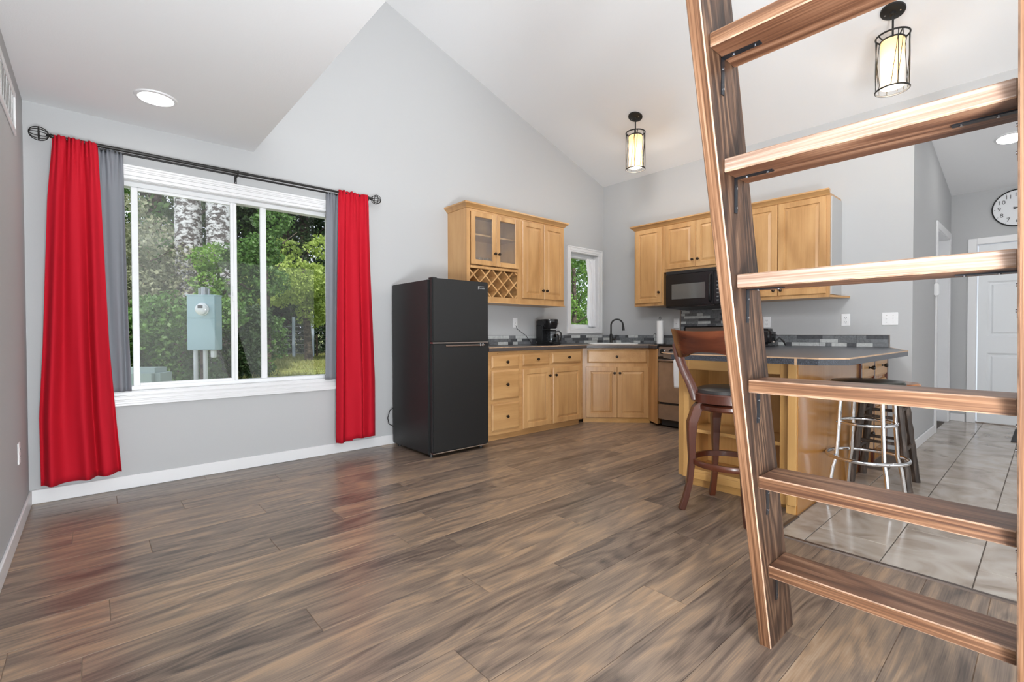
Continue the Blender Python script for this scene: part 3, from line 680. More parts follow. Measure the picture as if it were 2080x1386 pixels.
g = G(); g.prism([(2.765, YA), (2.765, FA-.025), (4.190, FA-.025), (4.190, YA)], 'z', 1.362, 1.372); tag(g.build('cabinet_valance', maple['X']), 'thin maple strip under the glass-door wall cabinets', 'moulding')

# upper cabinets on the east wall
FB = 5.039; TB = basis((FB, 0, 0), (0, -1, 0)); TB2 = basis((FB-.019, 0, 0), (0, -1, 0))
def cabB(ya, yb, z0, z1, label, doors, bottom=.045, knobs=()):
    c = thing('wall_cabinet', (FB, (ya+yb)/2, z0), label, 'cabinet')
    g = G(); g.box(FB, XB, ya, yb, z0, z1); g.build('carcass', maple['Z'], c)
    g = G(); g.box(FB-.019, FB, ya, ya+.032, z0, z1); g.box(FB-.019, FB, yb-.032, yb, z0, z1); g.box(FB-.019, FB, ya+.032, yb-.032, z1-.04, z1); g.box(FB-.019, FB, ya+.032, yb-.032, z0, z0+bottom); g.build('face_frame', maple['Z'], c)
    for (a, b_, kn) in doors: front('door', c, TB2, -b_, -a, z0+bottom-.012, z1-.022, maple['Z'], kn=kn)
    return c
cabB(3.01, 3.405, 1.372, 2.315, 'narrow maple wall cabinet left of the microwave', [(3.028, 3.385, (-3.055, 1.528))])
cabB(2.205, 3.01, 1.755, 2.315, 'short maple wall cabinet above the microwave', [(2.61, 2.985, (-2.640, 1.865)), (2.228, 2.604, (-2.575, 1.865))], .04)
cc = cabB(1.335, 2.205, 1.372, 2.315, 'wide two-door maple wall cabinet right of the ladder post', [(1.772, 2.185, (-1.80, 1.46)), (1.362, 1.766, (-1.735, 1.46))])
g = G(); g.box(FB+.004, XB, 1.325, 1.335, 1.40, 2.29); g.build('end_panel', wallm, cc, label='grey painted end panel')
g = G(); g.prism([(FB, 1.345), (FB, 1.335), (XB, 1.255), (XB, 1.345)], 'z', 1.372, 1.392); g.build('corner_shelf', maple['X'], cc)
crown('crown_moulding', 'maple crown along the top of the cabinets over the microwave', [((XB, 3.405), (0, 1)), ((FB-.019, 3.405), (-1, 1)), ((FB-.019, 1.335), (-1, 0))], 2.300, .052, maple['Y'])

# ------------------------------------------------------------------ base cabinets, north run
FY = 3.54; TF = basis((0, FY, 0), (1, 0, 0))
b1 = thing('base_cabinet', (3.51, FY, 0), 'maple base cabinet with five drawers and two doors beside the fridge', 'cabinet')
g = G(); g.box(2.80, 4.195, FY+.002, YA-.002, .066, .872); g.build('carcass', maple['X'], b1)
g = G(); g.box(2.80, 4.19, FY+.055, YA-.1, 0, .066); g.build('toe_kick', maple['X'], b1)
front('drawer', b1, TF, 2.850, 3.205, .710, .832, maple['X'], raised='drawer', kn=(3.035, .768)); front('drawer', b1, TF, 3.252, 3.636, .716, .838, maple['X'], raised='drawer', kn=(3.455, .780)); front('drawer', b1, TF, 3.676, 4.157, .722, .842, maple['X'], raised='drawer', kn=(3.935, .784))
front('drawer', b1, TF, 2.850, 3.205, .402, .690, maple['X'], raised='drawer', kn=(3.035, .548)); front('drawer', b1, TF, 2.850, 3.205, .100, .372, maple['X'], raised='drawer', kn=(3.035, .235))
front('door', b1, TF, 3.254, 3.652, .078, .685, maple['Z'], kn=(3.628, .600)); front('door', b1, TF, 3.694, 4.150, .078, .680, maple['Z'], kn=(3.722, .600))
g = G(); g.box(2.93, 3.55, FY-.012, FY+.03, .850, .860, .003); g.build('pull_out_board', maple['X'], b1)
# diagonal sink cabinet
u = Vector((1, -1, 0)).normalized(); o0 = Vector((4.325, 3.615, 0)); TS = basis(o0, u); WS = .742
b2 = thing('base_cabinet', (4.6, 3.35, 0), 'diagonal maple sink cabinet in the corner under the faucet', 'cabinet')
e1 = o0+u*WS
g = G(); g.prism([(o0.x, o0.y), (e1.x, e1.y), (4.90, 3.06), (XB-.01, 3.06), (XB-.01, YA-.01), (4.30, YA-.01), (4.27, 3.70)], 'z', .052, .70)
g.prism([(o0.x, o0.y), (e1.x, e1.y), (4.93, 3.12), (4.40, 3.68)], 'z', .70, .872); g.build('carcass', maple['Z'], b2)
g = G(TS); g.box(-.02, WS+.01, .0, .052, -.05, -.004); g.build('toe_kick', maplep['X'], b2)
g = G(TS); g.box(-.035, .022, .052, .872, -.03, .003); g.build('filler_strip', maple['Z'], b2); g = G(TS); g.box(WS-.02, WS+.012, .052, .872, -.03, .003); g.build('filler_strip', maple['Z'], b2)
front('false_drawer', b2, TS, .028, WS-.028, .700, .850, maple['X'], raised='drawer', kn=(WS/2-.005, .775))
front('door', b2, TS, .010, WS/2-.002, .060, .655, maple['Z'], kn=(WS/2-.032, .583)); front('door', b2, TS, WS/2+.002, WS-.012, .060, .655, maple['Z'], kn=(WS/2+.03, .583))
g = G(); g.prism([(4.853, 3.095), (4.86, 3.12), (4.92, 2.92), (4.705, 2.892)], 'z', 0.03, .872, bev=.002); tag(g.build('cabinet_filler', maple['Z']), 'angled maple filler panel between sink cabinet and stove', 'panel')

# worktops
def worktop(name, label, pts, mat, edge_pts, z0=.876, z1=.914):
    o = thing(name, (sum(p[0] for p in pts)/len(pts), sum(p[1] for p in pts)/len(pts), z0), label, 'worktop')
    g = G(); g.prism(pts, 'z', z0, z1-.0035); g.prism(pts, 'z', z1-.0035, z1); g.build('slab', mat, o)
    g = G()
    for (a, b_) in zip(edge_pts, edge_pts[1:]):
        a = Vector((*a, 0)); b_ = Vector((*b_, 0)); d = (b_-a).normalized(); n = Vector((d.y, -d.x, 0)); 
        q = [a+n*.002, b_+n*.002, b_-n*.010, a-n*.010]; g.prism([(p.x, p.y) for p in q], 'z', z1-.006, z1+.0008)
    g.build('edge_strip', woodedge, o)
    return o
wt = worktop('worktop', 'grey laminate worktop running from the fridge around the sink corner', [(2.80, YA-.002), (2.80, 3.505), (4.225, 3.505), (4.290, 3.575), (4.800, 3.065), (4.690, 2.900), (XB-.002, 2.900), (XB-.002, YA-.002)], countb, [(2.80, 3.505), (4.225, 3.505), (4.290, 3.575), (4.800, 3.065), (4.690, 2.9)])
wt2 = worktop('worktop', 'charcoal speckled breakfast bar top with cut corners behind the ladder', [(XB-.002, 2.118), (4.74, 2.118), (4.74, 1.80), (3.0, 1.80), (2.83, 1.64), (2.83, .80), (2.945, .692), (4.48, .692), (XB-.002, .945)][::-1], countm, [(2.98, 1.80), (2.83, 1.64), (2.83, .80), (2.945, .692), (4.48, .692), (XB-.01, .945)])
g = G(); g.box(2.826, 2.832, .90, .912, .873, .915); g.build('seam', woodedge, wt2)

# mosaic backsplash: each piece a part
def mosaic(o, fixed, axis, a0, a1, z0, z1, rowh, seed, pal=None):
    rr = random.Random(seed); z = z0; row = 0
    while z < z1-.008:
        zt = min(z+rowh, z1); a = a0-rr.random()*.08
        while a < a1-.004:
            L_ = rr.choice([.05, .075, .10, .125, .15]); lo, hi = max(a, a0), min(a+L_, a1)
            m = rr.choices(MOS, [2.6, 3.6, 4.4, 2])[0]; t_ = rr.choice([.008, .0095, .007])
            if hi-lo > .008:
                if axis == 'y': block('mosaic_tile', m, o, fixed-t_, fixed-.002, lo+.001, hi-.001, z+.001, zt-.001)
                else: block('mosaic_tile', m, o, lo+.001, hi-.001, fixed-t_, fixed-.002, z+.001, zt-.001)
            a += L_
        z = zt; row += 1
m1 = thing('backsplash', (4.0, YA, .914), 'low grey mosaic backsplash behind the coffee maker', 'backsplash'); g = G(); g.box(2.78, XB-.01, YA-.005, YA, .914, 1.022); g.build('grout_bed', grout, m1); mosaic(m1, YA, 'x', 2.78, XB-.01, .916, 1.021, .035, 5)
m2 = thing('backsplash', (XB, 3.5, .914), 'low grey mosaic backsplash behind the paper towel roll', 'backsplash'); g = G(); g.box(XB-.005, XB, 2.975, YA-.01, .914, 1.022); g.build('grout_bed', grout, m2); mosaic(m2, XB, 'y', 2.975, YA-.01, .916, 1.021, .035, 6)
m3 = thing('backsplash', (XB, 2.5, .914), 'tall grey mosaic panel between stove and microwave', 'backsplash'); g = G(); g.box(XB-.005, XB, 2.09, 2.972, .914, 1.345); g.build('grout_bed', grout, m3); mosaic(m3, XB, 'y', 2.10, 2.965, 1.06, 1.343, .0315, 8)
g = G(); g.box(XB-.011, XB, 2.966, 2.974, .914, 1.345); g.build('edge_trim', steel, m3)
m4 = thing('backsplash', (XB, 1.5, .914), 'low grey mosaic backsplash behind the breakfast bar', 'backsplash'); g = G(); g.box(XB-.005, XB, .955, 2.09, .914, 1.026); g.build('grout_bed', grout, m4); mosaic(m4, XB, 'y', .962, 2.09, .916, 1.021, .035, 11)
g = G(); g.box(XB-.011, XB, .953, .961, .914, 1.026); g.box(XB-.011, XB, .961, 2.09, 1.022, 1.026); g.build('edge_trim', steel, m4)

# ------------------------------------------------------------------ peninsula
pn = thing('kitchen_peninsula', (3.6, 1.3, 0), 'honey maple breakfast bar base with open shelves facing the room', 'cabinet')
PX, PY0, PY1 = 3.05, .955, 1.80
g = G(); t = .019
g.box(PX+.02, PX+.03+.28, 1.640, 1.658, .06, .873); g.box(PX+.02, PX+.30, 1.04, 1.056, .06, .873); g.box(PX+.29, PX+.306, 1.04, 1.66, .06, .873); g.box(PX+.306, 4.70, 1.74, 1.76, .06, .873)
g.build('carcass', maplep['Z'], pn)
g = G(); g.box(PX, PX+t, 1.0, 1.06, .03, .873, .002); g.box(PX, PX+t, 1.635, 1.672, .06, .873, .002); g.build('stile', maplep['Z'], pn)
g = G(); g.prism([(PX, 1.672), (PX+.03, 1.725), (PX+.31, 1.725), (PX+.31, 1.665), (PX+.019, 1.665)], 'z', .06, .873); g.build('corner_post', maplep['Z'], pn)
g = G(); g.box(PX, PX+t, 1.06, 1.635, .80, .873, .002); g.build('top_rail', maplep['Y'], pn)
g = G(); g.box(PX, PX+t, 1.06, 1.635, .06, .105, .002); g.build('bottom_rail', maplep['Y'], pn)
g = G(); g.box(PX+.045, PX+.06, 1.03, 1.68, 0, .06, .001); g.build('toe_kick', maplep['Y'], pn)
for z in (.105, .375):
    g = G(); g.box(PX+.004, PX+.29, 1.057, 1.64, z-.0, z+.019 if z < .2 else z+.022, .001); g.build('shelf', maplep['Y'], pn)
g = G(); g.box(PX-.055, PX-.036, .955, 1.0, .05, .873, .002); g.box(PX-.036, PX+.005, .955, 1.0, .05, .873, .002); g.box(PX-.045, PX, .958, 1.01, 0, .10, .002)
g.build('corner_stile', maplep['Z'], pn)
g = G(); g.box(PX-.036, 4.30, PY0-.004, PY0+.012, .0, .873); g.build('side_panel', lacquer, pn, label='glossy orange lacquered side panel')
dr = thing('base_cabinet', (4.75, .95, 0), 'dark-trimmed cabinet with turned drawer knobs under the bar end', 'cabinet')
g = G(); g.box(4.302, 5.20, .955, 1.7, .0, .873); g.build('carcass', lacquer, dr)
TD = basis((0, .953, 0), (1, 0, 0)); redbrown = plain('dark_red_stain', (.10, .018, .008), .25, coat=.3)
g = G(TD); g.box(4.302, 4.34, 0, .873, .0, .016); g.box(4.70, 4.74, 0, .873, .0, .016); g.box(5.16, 5.2, 0, .873, 0, .016); g.build('frame', redbrown, dr)
for a, b_ in ((4.345, 4.695), (4.745, 5.155)):
    for v0, v1 in ((.69, .86), (.46, .66), (.10, .43)):
        o = front('drawer' if v0 > .4 else 'door', dr, TD, a, b_, v0, v1, maple['X'], raised='drawer')
        p = TD @ Vector(((a+b_)/2, (v0+v1)/2, .019)); g = G(); g.lathe([(0, 0), (.012, 0), (.006, .006), (.006, .014), (.012, .018), (.016, .026), (.018, .034), (.012, .042), (0, .044)], p, 16, d=(0, -1, 0)); g.build('knob', blackp, o, True)

# ------------------------------------------------------------------ fridge
fr = thing('refrigerator', (2.41, 3.75, 0), 'tall black two-door top-freezer refrigerator', 'refrigerator')
g = G(); g.box(2.100, 2.712, 3.445, 4.075, .025, 1.500, .006, seg=2); g.build('body', fridgem, fr)
dl = G(); dl.box(2.112, 2.706, 3.395, 3.438, .975, 1.512, .008, seg=2); dl = dl.build('freezer_door', fridgem, fr)
dr2 = G(); dr2.box(2.112, 2.706, 3.395, 3.438, .045, .962, .008, seg=2); dr2 = dr2.build('fridge_door', fridgem, fr)
g = G(); g.box(2.12, 2.70, 3.436, 3.447, .05, 1.50); g.build('door_gasket', blackm, fr)
g = G(); g.box(2.112, 2.700, 3.390, 3.436, .963, .9735, .001); g.build('chrome_strip', steel, fr, label='thin chrome strip between the two doors')
g = G(); g.box(2.24, 2.66, 3.382, 3.396, .936, .950, .004); g.box(2.60, 2.612, 3.378, 3.398, .934, .962, .002, mi=1); g.box(2.624, 2.640, 3.378, 3.398, .934, .962, .002, mi=1); g.build('handle', [plain('bronze_handle_strip', (.35, .27, .23), .25, metal=.9), chrome], dr2, label='slim bronze strip handle')
g = G(); g.box(2.112, 2.700, 3.388, 3.440, .034, .043, .002); g.build('kick_trim', steel, fr)
for fx, fy in ((2.14, 3.47), (2.67, 3.47), (2.14, 4.02), (2.67, 4.02)):
    g = G(); g.cyl((fx, fy, 0), (fx, fy, .03), .018, 12); g.build('foot', blackm, fr)
g = G(); g.box(2.12, 2.17, 3.41, 3.47, 1.503, 1.520, .004); g.build('hinge_cover', blackm, fr)
badge = plain('silver_badge', (.55, .55, .55), .35, metal=.4)
g = G(); g.box(2.588, 2.656, 3.3935, 3.3952, 1.4665, 1.4705); g.box(2.588, 2.592, 3.3935, 3.3952, 1.443, 1.470); g.build('badge', badge, dl)
text_mesh('Thomson', .019, basis((2.6255, 3.3945, 1.4535), (1, 0, 0)), badge, 'brand_lettering', dl)
g = G(); g.tube([(2.125, 4.08, .36), (2.075, 4.085, .33), (2.055, 4.09, .26), (2.07, 4.095, .20), (2.12, 4.10, .17)], .004, 8); g.build('power_cord', blackm, fr, True)

# ------------------------------------------------------------------ stove, towel, microwave
st = thing('stove', (5.03, 2.505, 0), 'stainless steel range with black cooktop and knobs', 'stove')
SX, SY0, SY1 = 4.72, 2.128, 2.888
g = G(); g.box(SX+.02, XB-.03, SY0, SY1, .09, .900, .003); g.box(SX+.05, XB-.03, SY0+.01, SY1-.01, .02, .09); g.build('body', blackm, st)
g = G(); g.box(SX-.02, XB-.10, SY0, SY1, .900, .922, .006, seg=2); g.build('cooktop', blackp, st)
for bx, by, r in ((4.88, 2.69, .085), (4.88, 2.32, .10), (5.12, 2.69, .10), (5.12, 2.32, .08)):
    g = G(); 
    for rr_ in (r, r*.72, r*.45, r*.2): g.ring((bx, by, .927), rr_, .0045, 28, 6)
    g.build('burner', blackm, st, True)
g = G(); g.prism([(SX-.018, .79), (SX+.03, .79), (SX+.03, .90), (SX+.002, .90)], 'y', SY0+.004, SY1-.004); g.build('control_panel', steel, st)
for ky in (2.835, 2.725, 2.60, 2.30, 2.18):
    d = Vector((-1, 0, .18)).normalized(); g = G(); g.lathe([(0, 0), (.030, 0), (.030, .006), (.022, .010), (.021, .026), (.018, .030), (0, .030)], (SX-.009, ky, .845), 20, d=d); g.box(SX-.046, SX-.036, ky-.003, ky+.003, .830, .868, .001); g.build('knob', blackp, st, True)
od = G(); od.box(SX-.014, SX+.02, SY0+.004, SY1-.004, .285, .725, .005, seg=2); od = od.build('oven_door', steel, st)
g = G(); g.box(SX-.016, SX+.02, SY0+.004, SY1-.004, .727, .785, .003); g.build('vent_trim', blackp, st)
g = G(); g.box(SX-.0155, SX-.012, SY0+.16, SY1-.27, .38, .62, .002); g.build('oven_window', blackp, od)
g = G(); g.cyl((SX-.055, SY0+.03, .748), (SX-.055, SY1-.03, .748), .012, 14)
for hy in (SY0+.06, SY1-.06): g.cyl((SX-.055, hy, .748), (SX-.012, hy, .745), .009, 10)
g.build('handle', steel, od, True)
g = G(); g.box(SX-.012, SX+.02, SY0+.004, SY1-.004, .095, .262, .005, seg=2); g.build('storage_drawer', steel, st)
bg_ = G(); bg_.box(XB-.095, XB-.02, SY0, SY1, .91, 1.125, .012, seg=2); bg_ = bg_.build('backguard', blackp, st)
g = G(); g.box(XB-.099, XB-.094, SY0+.03, SY1-.03, .955, 1.112, .003); g.build('display_panel', plain('bronze_grey_panel', (.22, .17, .14), .3, metal=.5), bg_)
# towel on the handle
vs = []; fs = []; NU, NV = 14, 26
for j in range(NV+1):
    t_ = j/NV
    for i in range(NU+1):
        u_ = i/NU; y = 2.665-.15*u_-(.02*(1-t_)*0)
        L_ = t_*.62
        if L_ < .26: x = SX-.040+.002*math.sin(9*u_); z = .50+L_
        elif L_ < .32: a = (L_-.26)/.06*PI; x = SX-.0555+.0145*math.cos(a); z = .752+.014*math.sin(a)
        else: x = SX-.0715-.004*math.sin(u_*9+2*t_); z = .760-(L_-.32); y = y+.012*math.sin(3*t_+1)*(L_-.32)/.3
        vs.append((x, y, z))
for j in range(NV):
    for i in range(NU): a = j*(NU+1)+i; fs.append((a, a+1, a+NU+2, a+NU+1))
g = G(); g.mesh(vs, fs); o = g.build('dish_towel', towelm, None, True); md = o.modifiers.new('thickness', 'SOLIDIFY'); md.thickness = .004; md.offset = 0
tag(o, 'white dish towel hanging over the oven handle', 'towel')

mw = thing('microwave', (5.15, 2.57, 1.34), 'black over-the-range microwave above the stove', 'microwave')
MX, MY0, MY1 = 4.965, 2.212, 2.945
g = G(); g.box(MX+.02, XB, MY0, MY1, 1.345, 1.750, .004); g.build('body', blackm, mw)
g = G(); g.box(MX, MX+.022, MY0, MY1, 1.712, 1.750, .003)
for k in range(5): g.box(MX-.001, MX+.01, MY0+.02, MY1-.02, 1.716+.006*k, 1.7185+.006*k)
g.build('vent_grille', blackm, mw)
md_ = G(); md_.box(MX-.006, MX+.02, MY0+.17, MY1, 1.352, 1.710, .006, seg=2); md_ = md_.build('door', blackp, mw)
g = G(); g.box(MX-.0075, MX-.005, 2.475, 2.87, 1.430, 1.600, .0015); g.build('door_window', plain('smoked_window', (.12, .12, .115), .12, coat=.5), md_)
g = G(); g.tube([(MX-.006, 2.415, 1.68), (MX-.035, 2.415, 1.66), (MX-.038, 2.415, 1.53), (MX-.035, 2.415, 1.40), (MX-.006, 2.415, 1.38)], .009, 10); g.build('handle', blackp, md_, True)
g = G(); g.box(MX-.004, MX+.02, MY0, MY0+.166, 1.352, 1.710, .004); cp = g.build('control_panel', blackp, mw)
dimb = plain('grey_button', (.22, .22, .22), .4)
for r2 in range(6):
    for c_ in range(3):
        g = G(); g.box(MX-.0055, MX-.003, MY0+.03+.042*c_, MY0+.052+.042*c_, 1.39+.04*r2, 1.402+.04*r2); g.build('button', dimb, cp)
g = G(); g.box(MX-.0055, MX-.003, MY0+.03, MY0+.135, 1.645, 1.685); g.build('display', slot, cp)
g = G(); g.box(MX+.002, MX+.05, 2.38, 2.56, 1.3475, 1.3535); g.build('grease_strip', steel, mw)
g = G(); g.prism([(MX, 1.352), (MX+.01, 1.335), (XB, 1.320), (XB, 1.352)], 'y', MY0, MY1); g.build('underside', blackm, mw)

# ------------------------------------------------------------------ worktop items
cm = thing('coffee_maker', (4.03, 3.93, .914), 'black drip coffee maker with glass carafe on the worktop', 'coffee maker')
CT = Matrix.Translation((4.03, 3.93, .915)) @ Matrix.Rotation(math.radians(12), 4, 'Z')     # front toward -y
def cg(): return G(CT)
g = cg(); g.box(-.095, .095, -.13, .11, 0, .030, .010, seg=2); g.build('base', blackp, cm, True)
g = cg(); g.box(-.095, .095, .02, .11, .025, .24, .012, seg=2); g.build('water_tank', blackp, cm, True)
g = cg(); g.lathe([(0, 0), (.070, 0), (.088, .02), (.098, .075), (.10, .10), (.096, .112), (0, .114)], (0, -.025, .185), 28); g.box(-.095, .095, -.02, .11, .205, .295, .015, seg=2); g.build('brew_basket', blackp, cm, True)
g = cg(); g.lathe([(0, 0), (.012, 0), (.012, .003), (0, .003)], (.03, -.118, .25), 12, d=(0, -1, 0)); g.build('switch', steel, cm, True)
g = cg(); g.lathe([(0, 0), (.062, 0), (.072, .02), (.074, .055), (.055, .105), (.048, .125), (.046, .125), (.053, .105), (.071, .055), (.069, .02), (0, .004)], (0, -.045, .033), 28); ca = g.build('carafe', clearg, cm, True)
g = cg(); g.lathe([(0, 0), (.055, 0), (.060, .014), (.0, .018)], (0, -.045, .155), 24); g.ring((0, -.045, .135), .056, .006, 28, 8); g.build('carafe_lid', blackp, ca, True)
g = cg(); g.tube([(.050, -.075, .150), (.085, -.10, .155), (.105, -.115, .135), (.108, -.118, .09), (.098, -.11, .05), (.072, -.09, .045)], .009, 8); g.build('carafe_handle', blackp, ca, True)
gr = thing('coffee_grinder', (4.22, 3.98, .914), 'small black coffee grinder to the right of the coffee maker', 'grinder')
g = G(); g.lathe([(0, 0), (.052, 0), (.050, .03), (.040, .085), (0, .085)], (4.22, 3.98, .9145), 24); g.build('body', blackm, gr, True)
g = G(); g.lathe([(0, 0), (.040, 0), (.036, .03), (.028, .038), (0, .04)], (4.22, 3.98, 1.0), 24); g.build('lid', blackp, gr, True)
cord = G(); cord.tube([(3.95, 4.03, .918), (3.90, 4.02, .919), (3.88, 4.06, .919), (3.92, 4.10, .93), (3.86, 4.125, 1.02), (3.72, 4.13, 1.10), (3.70, 4.132, 1.14)], .003, 6); cord.build('power_cord', blackm, cm, True)

sk = thing('kitchen_sink', (4.86, 3.62, .914), 'white corner sink with a raised rim', 'sink')
TK = Matrix.Translation((4.80, 3.59, .914)) @ Matrix.Rotation(math.radians(-45), 4, 'Z')
g = G(TK); 
def rrect(a, b_, r, z, n=5):
    pts = []
    for cx, cy, s0 in ((a-r, b_-r, 0), (-a+r, b_-r, 1), (-a+r, -b_+r, 2), (a-r, -b_+r, 3)):
        for k in range(n+1): th = PI/2*(s0+k/n); pts.append((cx+r*math.cos(th), cy+r*math.sin(th), z))
    return pts
LP = [rrect(.29, .22, .05, .001), rrect(.29, .22, .05, .009), rrect(.275, .205, .05, .012), rrect(.255, .185, .045, .008), rrect(.24, .17, .04, -.02), rrect(.22, .15, .04, -.036)]
V = [p for l in LP for p in l]; n = len(LP[0]); F = [(a*n+k, a*n+(k+1) % n, (a+1)*n+(k+1) % n, (a+1)*n+k) for a in range(len(LP)-1) for k in range(n)]; F.append(tuple(range((len(LP)-1)*n, len(LP)*n)))
g.mesh(V, F); g.build('basin', sinkm, sk, True)
g = G(TK); g.lathe([(0, 0), (.03, 0), (.03, .003), (0, .002)], (0, 0, -.036), 16); g.build('drain', steel, sk, True)
fc_ = thing('faucet', (4.99, 3.76, .914), 'oil-rubbed black gooseneck kitchen faucet', 'faucet')
fx, fy = 4.985, 3.735
import mathutils
dv = Vector((.62, -.78, 0)).normalized()
P0 = Vector((fx, fy, .914))
g = G(); g.lathe([(0, 0), (.030, 0), (.028, .010), (.020, .020), (.019, .09), (.017, .12), (.012, .125), (0, .125)], P0, 20); g.build('body', ironm, fc_, True)
pts = [P0+Vector((0, 0, .12)), P0+Vector((0, 0, .22))]+[P0+dv*(.075-.075*math.cos(a))+Vector((0, 0, .235+.075*math.sin(a))) for a in np.linspace(0, PI, 14)]+[P0+dv*.152+Vector((0, 0, .215))]
g = G(); g.tube(pts, .0105, 12); g.build('spout', ironm, fc_, True)
g = G(); g.cyl(P0+dv*.152+Vector((0, 0, .225)), P0+dv*.156+Vector((0, 0, .165)), .013, 14, r2=.016); g.build('spray_head', ironm, fc_, True)
g = G(); g.cyl(P0+Vector((0, 0, .055)), P0+dv*.055+Vector((0, 0, .058)), .014, 12); g.tube([P0+dv*.05+Vector((0, 0, .058)), P0+dv*.062+Vector((0, 0, .08)), P0+dv*.066+Vector((0, 0, .115))], [.009, .007, .006], 8); g.build('lever', ironm, fc_, True)

pt = thing('paper_towel_holder', (5.08, 3.08, .914), 'upright wire holder with a slim white paper towel roll', 'paper towel holder')
px_, py_ = 5.055, 3.075
g = G(); g.ring((px_, py_, .918), .065, .004, 28, 8); g.cyl((px_, py_, .918), (px_, py_, 1.215), .004, 8); g.tube([(px_-.065, py_, .918), (px_+.065, py_, .918)], .003, 6)
g.tube([(px_, py_+.013*math.cos(a)*1, 1.212+.03*math.sin(a)) for a in np.linspace(0, PI, 10)], .003, 6); g.build('wire_stand', ironm, pt, True)
g = G(); g.tube([(px_-.01, py_+.075, .918), (px_-.01, py_+.076, 1.02)]+[(px_-.01, py_+.063+.013*math.cos(a), 1.03+.013*math.sin(a)) for a in np.linspace(0, PI, 8)]+[(px_-.01, py_+.050, .96)], .003, 6); g.build('tension_arm', ironm, pt, True)
g = G(); g.lathe([(.012, 0), (.038, 0), (.038, .27), (.012, .27), (.012, 0)], (px_, py_, .922), 26); g.build('paper_roll', paper, pt, True)

to = thing('toaster', (4.95, 1.96, .914), 'black toaster on the bar beside the ladder post', 'toaster')
g = G(); g.box(4.92, 5.09, 1.80, 1.99, .925, 1.088, .03, seg=3); g.build('body', blackp, to, True)
g = G(); g.box(4.93, 5.08, 1.81, 1.98, .915, .93, .004); g.build('base', blackm, to)
g = G(); g.box(4.965, 4.985, 1.83, 1.96, 1.086, 1.0895); g.build('bread_slot', slot, to); g = G(); g.box(5.025, 5.045, 1.83, 1.96, 1.086, 1.0895); g.build('bread_slot', slot, to)
g = G(); g.box(4.99, 5.02, 1.775, 1.802, 1.02, 1.035, .004); g.build('lever', blackm, to); g = G(); g.lathe([(0, 0), (.012, 0), (.010, .012), (0, .012)], (5.005, 1.80, .955), 14, d=(0, -1, 0)); g.build('dial', steel, to, True)
g = G(); g.tube([(5.05, 1.81, .95), (5.07, 1.77, 1.0), (5.10, 1.74, .96), (5.12, 1.73, .924)], .009, 8); g.build('power_cord', blackm, to, True)

# ------------------------------------------------------------------ wall plates, vent, clock
def outlet(name, label, T, kind, group=None):
    o = thing(name, T.translation, label, 'outlet' if 'outlet' in name else 'light switch', group)
    wd = .115 if kind == 'double' else .070
    g = G(T); g.box(-wd/2, wd/2, -.057, .057, 0, .006, .003); g.build('cover_plate', plate, o)
    if kind == 'outlet':
        for v in (-.020, .020):
            g = G(T); g.box(-.0165, .0165, v-.014, v+.014, .005, .0075, .002); g.build('socket', plate, o)
            g = G(T); g.box(-.009, -.006, v-.004, v+.006, .0072, .008); g.box(.006, .009, v-.004, v+.006, .0072, .008); g.box(-.002, .002, v-.011, v-.007, .0072, .008); g.build('socket_slot', slot, o)
    elif kind == 'rocker':
        g = G(T); g.box(-.0165, .0165, -.034, .034, .005, .009, .002); g.build('rocker', plate, o); g = G(T); g.box(-.003, .003, -.006, .0, .0088, .0096); g.build('test_button', slot, o)
    else:
        for uu in (-.023, .023):
            g = G(T); g.box(uu-.005, uu+.005, -.012, .012, .005, .007); g.box(uu-.004, uu+.004, -.002, .010, .006, .016, .002); g.build('toggle', plate, o)
            g = G(T); 
            for vv in (-.030, .030): g.cyl((uu, vv, .006), (uu, vv, .0068), .003, 8)
            g.build('screw', steel, o)
    return o
outlet('wall_outlet', 'white socket plate on the wall left of the coffee maker', basis((3.695, YA, 1.171), (1, 0, 0)), 'rocker')
outlet('wall_outlet', 'white socket plate above the stove edge behind the paper towels', basis((XB, 3.03, 1.166), (0, -1, 0)), 'rocker')
outlet('wall_outlet', 'white socket plate above the black toaster', basis((XB, 1.989, 1.159), (0, -1, 0)), 'outlet')
outlet('wall_outlet', 'white socket plate above the middle of the bar', basis((XB, 1.288, 1.168), (0, -1, 0)), 'outlet')
outlet('light_switch', 'white double toggle switch near the hall corner', basis((XB, .955, 1.170), (0, -1, 0)), 'double')
outlet('wall_outlet', 'white socket plate low on the left wall', basis((XC, 3.626, .415), (0, 1, 0)), 'outlet')
vt = thing('air_vent', (XC, 3.4, 2.12), 'white louvred return-air vent high on the left wall', 'vent')
g = G(); y0, y1, z0, z1 = 3.10, 3.70, 2.115, 2.345
g.box(XC, XC+.010, y0, y1, z0, z0+.028, .003); g.box(XC, XC+.010, y0, y1, z1-.028, z1, .003); g.box(XC, XC+.010, y0, y0+.028, z0+.028, z1-.028, .003); g.box(XC, XC+.010, y1-.028, y1, z0+.028, z1-.028, .003); g.build('vent_frame', trimm, vt)
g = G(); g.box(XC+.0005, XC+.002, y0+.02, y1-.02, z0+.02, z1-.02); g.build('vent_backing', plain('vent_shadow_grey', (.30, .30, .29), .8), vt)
for k in range(9):
    yy = y0+.055+k*.061; g = G(); g.box(XC+.002, XC+.0035, yy, yy+.014, z0+.028, z1-.028); g.build('louvre', trimm, vt)
ck = thing('wall_clock', (XH, .257, 2.42), 'round black-rimmed clock above the end door, half behind the ladder', 'clock')
CZ, CY, CR = 2.42, .257, .205
g = G(); g.lathe([(0, 0), (CR, 0), (CR, .02), (CR-.006, .028), (CR-.012, .022), (CR-.012, .012), (0, .012)], (XH, CY, CZ), 56, d=(-1, 0, 0)); g.build('rim', blackp, ck, True)
